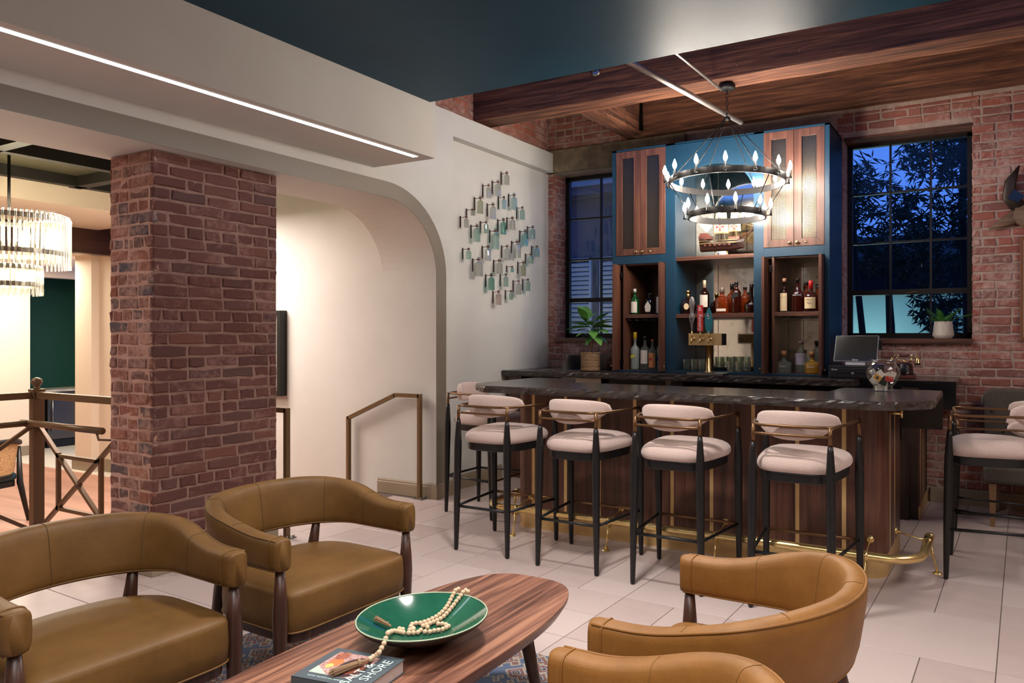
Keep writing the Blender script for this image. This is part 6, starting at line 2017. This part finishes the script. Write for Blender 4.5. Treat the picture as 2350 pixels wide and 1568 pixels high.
# picture on the hall wall, seen edge-on past the column
pc = thing('framed_relief', 'thick black picture frame hanging on the pale hall wall by the column', 'picture', (-6.9, 4.984, 0.845))
MB().box(-0.55, -0.50, -0.08, 0.0, 0.0, 0.865).box(0.50, 0.55, -0.08, 0.0, 0.0, 0.865).box(-0.5, 0.5, -0.08, 0.0, 0.815, 0.865).box(-0.5, 0.5, -0.08, 0.0, 0.0, 0.05).build('frame', mat('black_frame', (18, 20, 18), 0.4), pc, bevel=0.003)
MB().box(-0.5, 0.5, -0.05, 0.0, 0.05, 0.815).build('relief_panel', mat('silver_relief', (150, 152, 148), 0.4, 0.5, bump=1.0, bump_scale=30), pc)

# ================================================================== crystal chandelier
cc = thing('crystal_rod_chandelier', 'two-tier chandelier of clear glass rods glowing in the hall', 'chandelier', (-7.19, 2.98, 2.98))
M_crys = glass('crystal_rod', (250, 250, 244), 0.32, body=0.10, bodycol=(236, 234, 222))
M_ccore = mat('chandelier_lamp', (255, 255, 255), 0.4, emit=(255, 240, 206), estr=85.0)
MB().tube([(0, 0, 0), (0, 0, -0.5)], 0.012, 8).build('stem', M_iron, cc, smooth=True)
def rods(R, z1, z0, n):
    me = None
    for k in range(n):
        a = 2 * PI * k / n
        if me is None:
            L_ = z1 - z0
            o = MB().tube([(0, 0, 0), (0, 0, L_ - 0.03), (-0.012, 0, L_ - 0.008), (-0.03, 0, L_), (-0.055, 0, L_ - 0.012), (-0.062, 0, L_ - 0.05), (-0.062, 0, 0.06)], 0.0085, 6).build('glass_rod', M_crys, cc, smooth=True)
            me = o.data
        else:
            o = bpy.data.objects.new('glass_rod', me)
            C.objects.link(o)
            o.parent = cc
        o.location = (R * math.cos(a), R * math.sin(a), z0 - 2.98)
        o.rotation_euler = (0, 0, a)
rods(0.41, 2.46, 2.02, 64)
rods(0.22, 2.04, 1.79, 36)
for R, z in ((0.395, 2.40), (0.395, 2.12), (0.205, 2.0), (0.205, 1.86)):
    MB().lathe([(R, z - 2.98), (R, z - 2.94), (R - 0.006, z - 2.94), (R - 0.006, z - 2.98)], 40, cap=False).build('hoop', M_steel, cc)
for k in range(8):
    a = 2 * PI * k / 8
    MB().lathe([(0.002, 0), (0.022, 0.005), (0.028, 0.05), (0.018, 0.12), (0.002, 0.13)], 10, (0.28 * math.cos(a), 0.28 * math.sin(a), 2.20 - 2.98)).build('lamp', M_ccore, cc, smooth=True)
for k in range(4):
    a = 2 * PI * k / 4 + 0.4
    MB().lathe([(0.002, 0), (0.020, 0.005), (0.024, 0.04), (0.014, 0.10), (0.002, 0.11)], 10, (0.12 * math.cos(a), 0.12 * math.sin(a), 1.88 - 2.98)).build('lamp', M_ccore, cc, smooth=True)

# ================================================================== cane-back dining chair, fridge, niche counter
cn = thing('cane_back_chair', 'black dining chair with cane back and dark teal seat behind the railing', 'chair', (-8.38, 3.20, ZH), math.radians(195))
M_ebony = mat('ebonised_wood', (16, 14, 13), 0.4)
top = [(-0.27 + 0.06 * math.cos(a) * 0 - 0.30 * (1 - abs(math.sin(a))) * 0 + (-0.02) + 0.20 * (1 - math.cos(a * 0.9)), 0.29 * math.sin(a), 0.77 - 0.06 * (1 - math.cos(a))) for a in [(-1.35 + 2.7 * k / 16) for k in range(17)]]
MB().tube(top, [0.012] + [0.026] * 15 + [0.012], 10).build('top_rail', M_ebony, cn, smooth=True)
low = [(x + 0.02, y * 0.86, 0.44) for x, y, z in top[2:15]]
mbp = MB()
tp2 = top[2:15]
for k in range(12):
    mbp.add([tp2[k], tp2[k + 1], low[k + 1], low[k]], [(0, 1, 2, 3)])
pn = mbp.build('cane_panel', mat('woven_cane', (196, 158, 112), 0.8, mot=(120, 84, 52), mot_scale=160, mot_lo=0.5, mot_hi=0.58), cn, fix=False)
pn.modifiers.new('t', 'SOLIDIFY').thickness = 0.006
MB().tube(low, 0.013, 8).build('lower_rail', M_ebony, cn, smooth=True)
ol = round_poly([(-0.24, -0.23), (0.25, -0.25), (0.25, 0.25), (-0.24, 0.23)], 0.06, 4)
MB().loft([[(x * s, y * s, z) for x, y in ol] for z, s in ((0.38, 0.94), (0.40, 1.0), (0.44, 1.0), (0.47, 0.9), (0.475, 0.5))]).build('seat', mat('dark_teal_leather', (18, 50, 58), 0.4), cn, smooth=True)
MB().loft([[(x * 0.97, y * 0.97, z) for x, y in ol] for z in (0.33, 0.38)]).build('seat_rail', M_ebony, cn)
for s in (-1, 1):
    MB().tube([(-0.34, s * 0.24, 0.0), (-0.24, s * 0.235, 0.36), (-0.20, s * 0.255, 0.70)], [0.016, 0.026, 0.016], 10).build('leg', M_ebony, cn, smooth=True)
    MB().tube([(0.27, s * 0.24, 0.0), (0.22, s * 0.225, 0.36)], [0.016, 0.026], 10).build('leg', M_ebony, cn, smooth=True)
fg = thing('undercounter_fridge', 'stainless undercounter fridge with black grille in the green niche', 'fridge', (-13.3, 6.2, ZH))
MB().box(-0.3, 0.25, -0.30, 0.32, 0.10, 0.87).build('body', M_black, fg)
MB().box(0.25, 0.27, -0.295, 0.315, 0.13, 0.86).build('door', mat('stainless_door', (112, 106, 94), 0.3, 0.9), fg, bevel=0.003)
MB().tube([(0.30, -0.24, 0.25), (0.30, -0.24, 0.78)], 0.011, 8).build('handle', M_steel, fg, smooth=True)
MB().box(0.20, 0.26, -0.30, 0.32, 0.0, 0.115).build('grille', M_black, fg)
for k in range(6):
    MB().box(0.26, 0.263, -0.27, 0.29, 0.018 + k * 0.016, 0.024 + k * 0.016).build('grille_slat', mat('grille_grey', (34, 36, 44), 0.5), fg)
cbn = thing('niche_base_cabinet', 'small wooden base cabinet beside the fridge in the green niche', 'cabinet', (-13.3, 5.68, ZH))
MB().box(-0.3, 0.24, -0.20, 0.20, 0.0, 0.87).build('body', M_darkwood, cbn)
MB().box(0.24, 0.26, -0.18, 0.18, 0.12, 0.85).build('door', wood('cherry_door', (74, 38, 22), (104, 56, 34), (128, 76, 48), 'z', 0.8), cbn, bevel=0.004)
MB().box(0.26, 0.268, -0.11, 0.11, 0.22, 0.75).build('door_panel', MATS['cherry_door'], cbn, bevel=0.006)
ncn = MB().box(-0.3, 0.28, -0.46, 0.60, 0.0, 0.035).build('niche_worktop', mat('pale_marble', (196, 190, 178), 0.25, mot=(150, 144, 134), mot_scale=8), loc=(-13.3, 5.92, ZH + 0.872))
tag(ncn, 'pale marble slab over the fridge and cabinet in the green niche', 'worktop')

# ================================================================== outside the windows
gd = struct(MB().box(-9, 6, 7.45, 18, -0.3, 0.0).build('ground_outside', mat('night_paving', (60, 70, 70), 0.9)))
M_bark = mat('dark_bark', (30, 26, 24), 0.9, bump=0.6, bump_scale=20)
M_leafn = mat('night_foliage', (22, 40, 30), 0.7)
rgt = random.Random(21)
def foliage(n, cx, cy, cz, rx, ry, rz_, hole=()):
    mb = MB()
    k = 0
    while k < n:
        x, y, z = rgt.uniform(-1, 1), rgt.uniform(-1, 1), rgt.uniform(-1, 1)
        if x * x + y * y + z * z > 1:
            continue
        p = Vector((cx + rx * x, cy + ry * y, cz + rz_ * z))
        for q in range(7):
            d = Vector((rgt.uniform(-1, 1), rgt.uniform(-.6, .6), rgt.uniform(-0.9, 0.5))).normalized()
            L_ = rgt.uniform(0.11, 0.19)
            s = d.cross(Vector((rgt.uniform(-.3, .3), 1, rgt.uniform(-.3, .3)))).normalized() * 0.011
            m_ = p + d * L_ * 0.45
            mb.add([p, m_ + s, p + d * L_, m_ - s], [(0, 1, 2, 3)])
        k += 1
    return mb
def tree(label, base, trunk, blobs):
    t = thing('garden_tree', label, 'tree', base, group='trees outside the windows')
    B = Vector(base)
    MB().tube([Vector(p) - B for p in trunk[0]], trunk[1], 10).build('trunk', M_bark, t, smooth=True)
    mb = MB()
    for b in blobs:
        f_ = foliage(*b)
        mb.add([Vector(v) - B for v in f_.v], f_.f)
    o = mb.build('foliage', M_leafn, t, fix=False)
    o['kind'] = 'stuff'
tree('slender narrow-leaved tree outside the right window, trunk to the right', (-0.28, 10.0, 0), ([(-0.28, 10, 0), (-0.30, 10, 1.8), (-0.36, 10, 3.0), (-0.30, 10, 4.6)], [0.06, 0.055, 0.05, 0.03]),
     [(170, -0.55, 10.0, 3.75, 0.55, 0.5, 0.45), (105, -1.45, 9.9, 3.25, 0.45, 0.5, 0.55), (80, -0.85, 9.8, 2.95, 0.35, 0.4, 0.35), (90, -0.25, 9.9, 3.0, 0.3, 0.4, 0.55), (150, -2.4, 10.2, 3.6, 0.8, 0.6, 0.7), (150, 0.7, 10.2, 3.7, 0.8, 0.6, 0.7)])
tree('dark bushy tree low outside the right window', (-1.05, 10.9, 0), ([(-1.25, 10.9, 0), (-1.30, 10.9, 1.6), (-1.35, 10.9, 2.6)], [0.07, 0.06, 0.03]),
     [(190, -1.15, 10.9, 2.65, 0.85, 0.5, 0.42), (60, -0.7, 10.6, 2.1, 0.3, 0.3, 0.5), (90, -0.55, 10.7, 1.75, 0.45, 0.3, 0.35)])
tree('thin dark trunked tree at the left side of the right window', (-1.62, 10.2, 0), ([(-1.52, 10.2, 0), (-1.56, 10.2, 1.4), (-1.66, 10.2, 2.4), (-1.7, 10.2, 3.6)], [0.05, 0.045, 0.04, 0.02]),
     [(30, -1.65, 10.2, 3.4, 0.3, 0.3, 0.4)])
fn = thing('garden_wall', 'pale garden wall lit at dusk outside the right window', 'wall', (-1.0, 13.2, 0))
MB().box(-3.5, 4.5, 0, 0.15, 0, 2.15).build('wall_face', mat('pale_teal_render', (150, 176, 170), 0.8), fn)
MB().box(-3.55, 4.55, -0.04, 0.19, 2.15, 2.22).build('coping', mat('grey_coping', (90, 96, 96), 0.8), fn)
dh = thing('dark_garage', 'dark low building beyond the garden wall outside the right window', 'building', (-1.0, 14.6, 0))
MB().box(-4.5, 5.5, 0, 2.5, 0, 2.9).build('wall_face', mat('night_dark_wall', (28, 32, 40), 0.9), dh)
MB().prism([(-0.4, 2.85), (2.9, 2.85), (1.25, 3.5)], -4.8, 5.8, lambda a, b, d: (d, a, b)).build('roof', mat('night_roof', (20, 24, 32), 0.9), dh)
gl_ = bpy.data.lights.new('garden_lamp', 'POINT')
gl_.energy = 45
gl_.color = (0.72, 1.0, 0.94)
gl_.shadow_soft_size = 0.15
glo = bpy.data.objects.new('garden_lamp', gl_)
C.objects.link(glo)
glo.location = (-1.9, 12.2, 1.0)
# neighbouring house with louvred shutters outside the left window
nh = thing('neighbour_house', 'neighbouring house with a white louvred shutter outside the left window', 'house', (-6.6, 10.6, 0))
M_nh = mat('night_render', (84, 84, 92), 0.9)
MB().box(-1.6, 2.9, 0, 2.0, 0, 3.75).build('wall_face', M_nh, nh)
MB().box(-1.7, 3.0, -0.35, 2.2, 3.75, 3.9).build('eaves', M_nh, nh)
MB().box(-1.7, 3.0, -0.4, -0.34, 3.88, 4.04).build('gutter', mat('white_gutter', (150, 150, 150), 0.6), nh)
for x0 in (0.2, 0.82):
    sh = MB().box(x0, x0 + 0.04, -0.06, -0.01, 1.1, 2.75).box(x0 + 0.42, x0 + 0.46, -0.06, -0.01, 1.1, 2.75).box(x0, x0 + 0.46, -0.06, -0.01, 2.71, 2.75).box(x0, x0 + 0.46, -0.06, -0.01, 1.1, 1.14).build('shutter', mat('white_shutter', (196, 196, 190), 0.6), nh)
    for k in range(20):
        z = 1.18 + k * 0.076
        MB().box(x0 + 0.04, x0 + 0.42, -0.03, 0.012, 0, 0.05, Matrix.Translation((0, -0.02, z)) @ Matrix.Rotation(math.radians(28), 4, 'X')).build('louvre_slat', MATS['white_shutter'], sh)
pl2 = bpy.data.lights.new('porch_lamp', 'POINT')
pl2.energy = 7
pl2.color = (1.0, 0.92, 0.78)
pl2.shadow_soft_size = 0.1
plo = bpy.data.objects.new('porch_lamp', pl2)
C.objects.link(plo)
plo.location = (-5.6, 9.6, 1.5)
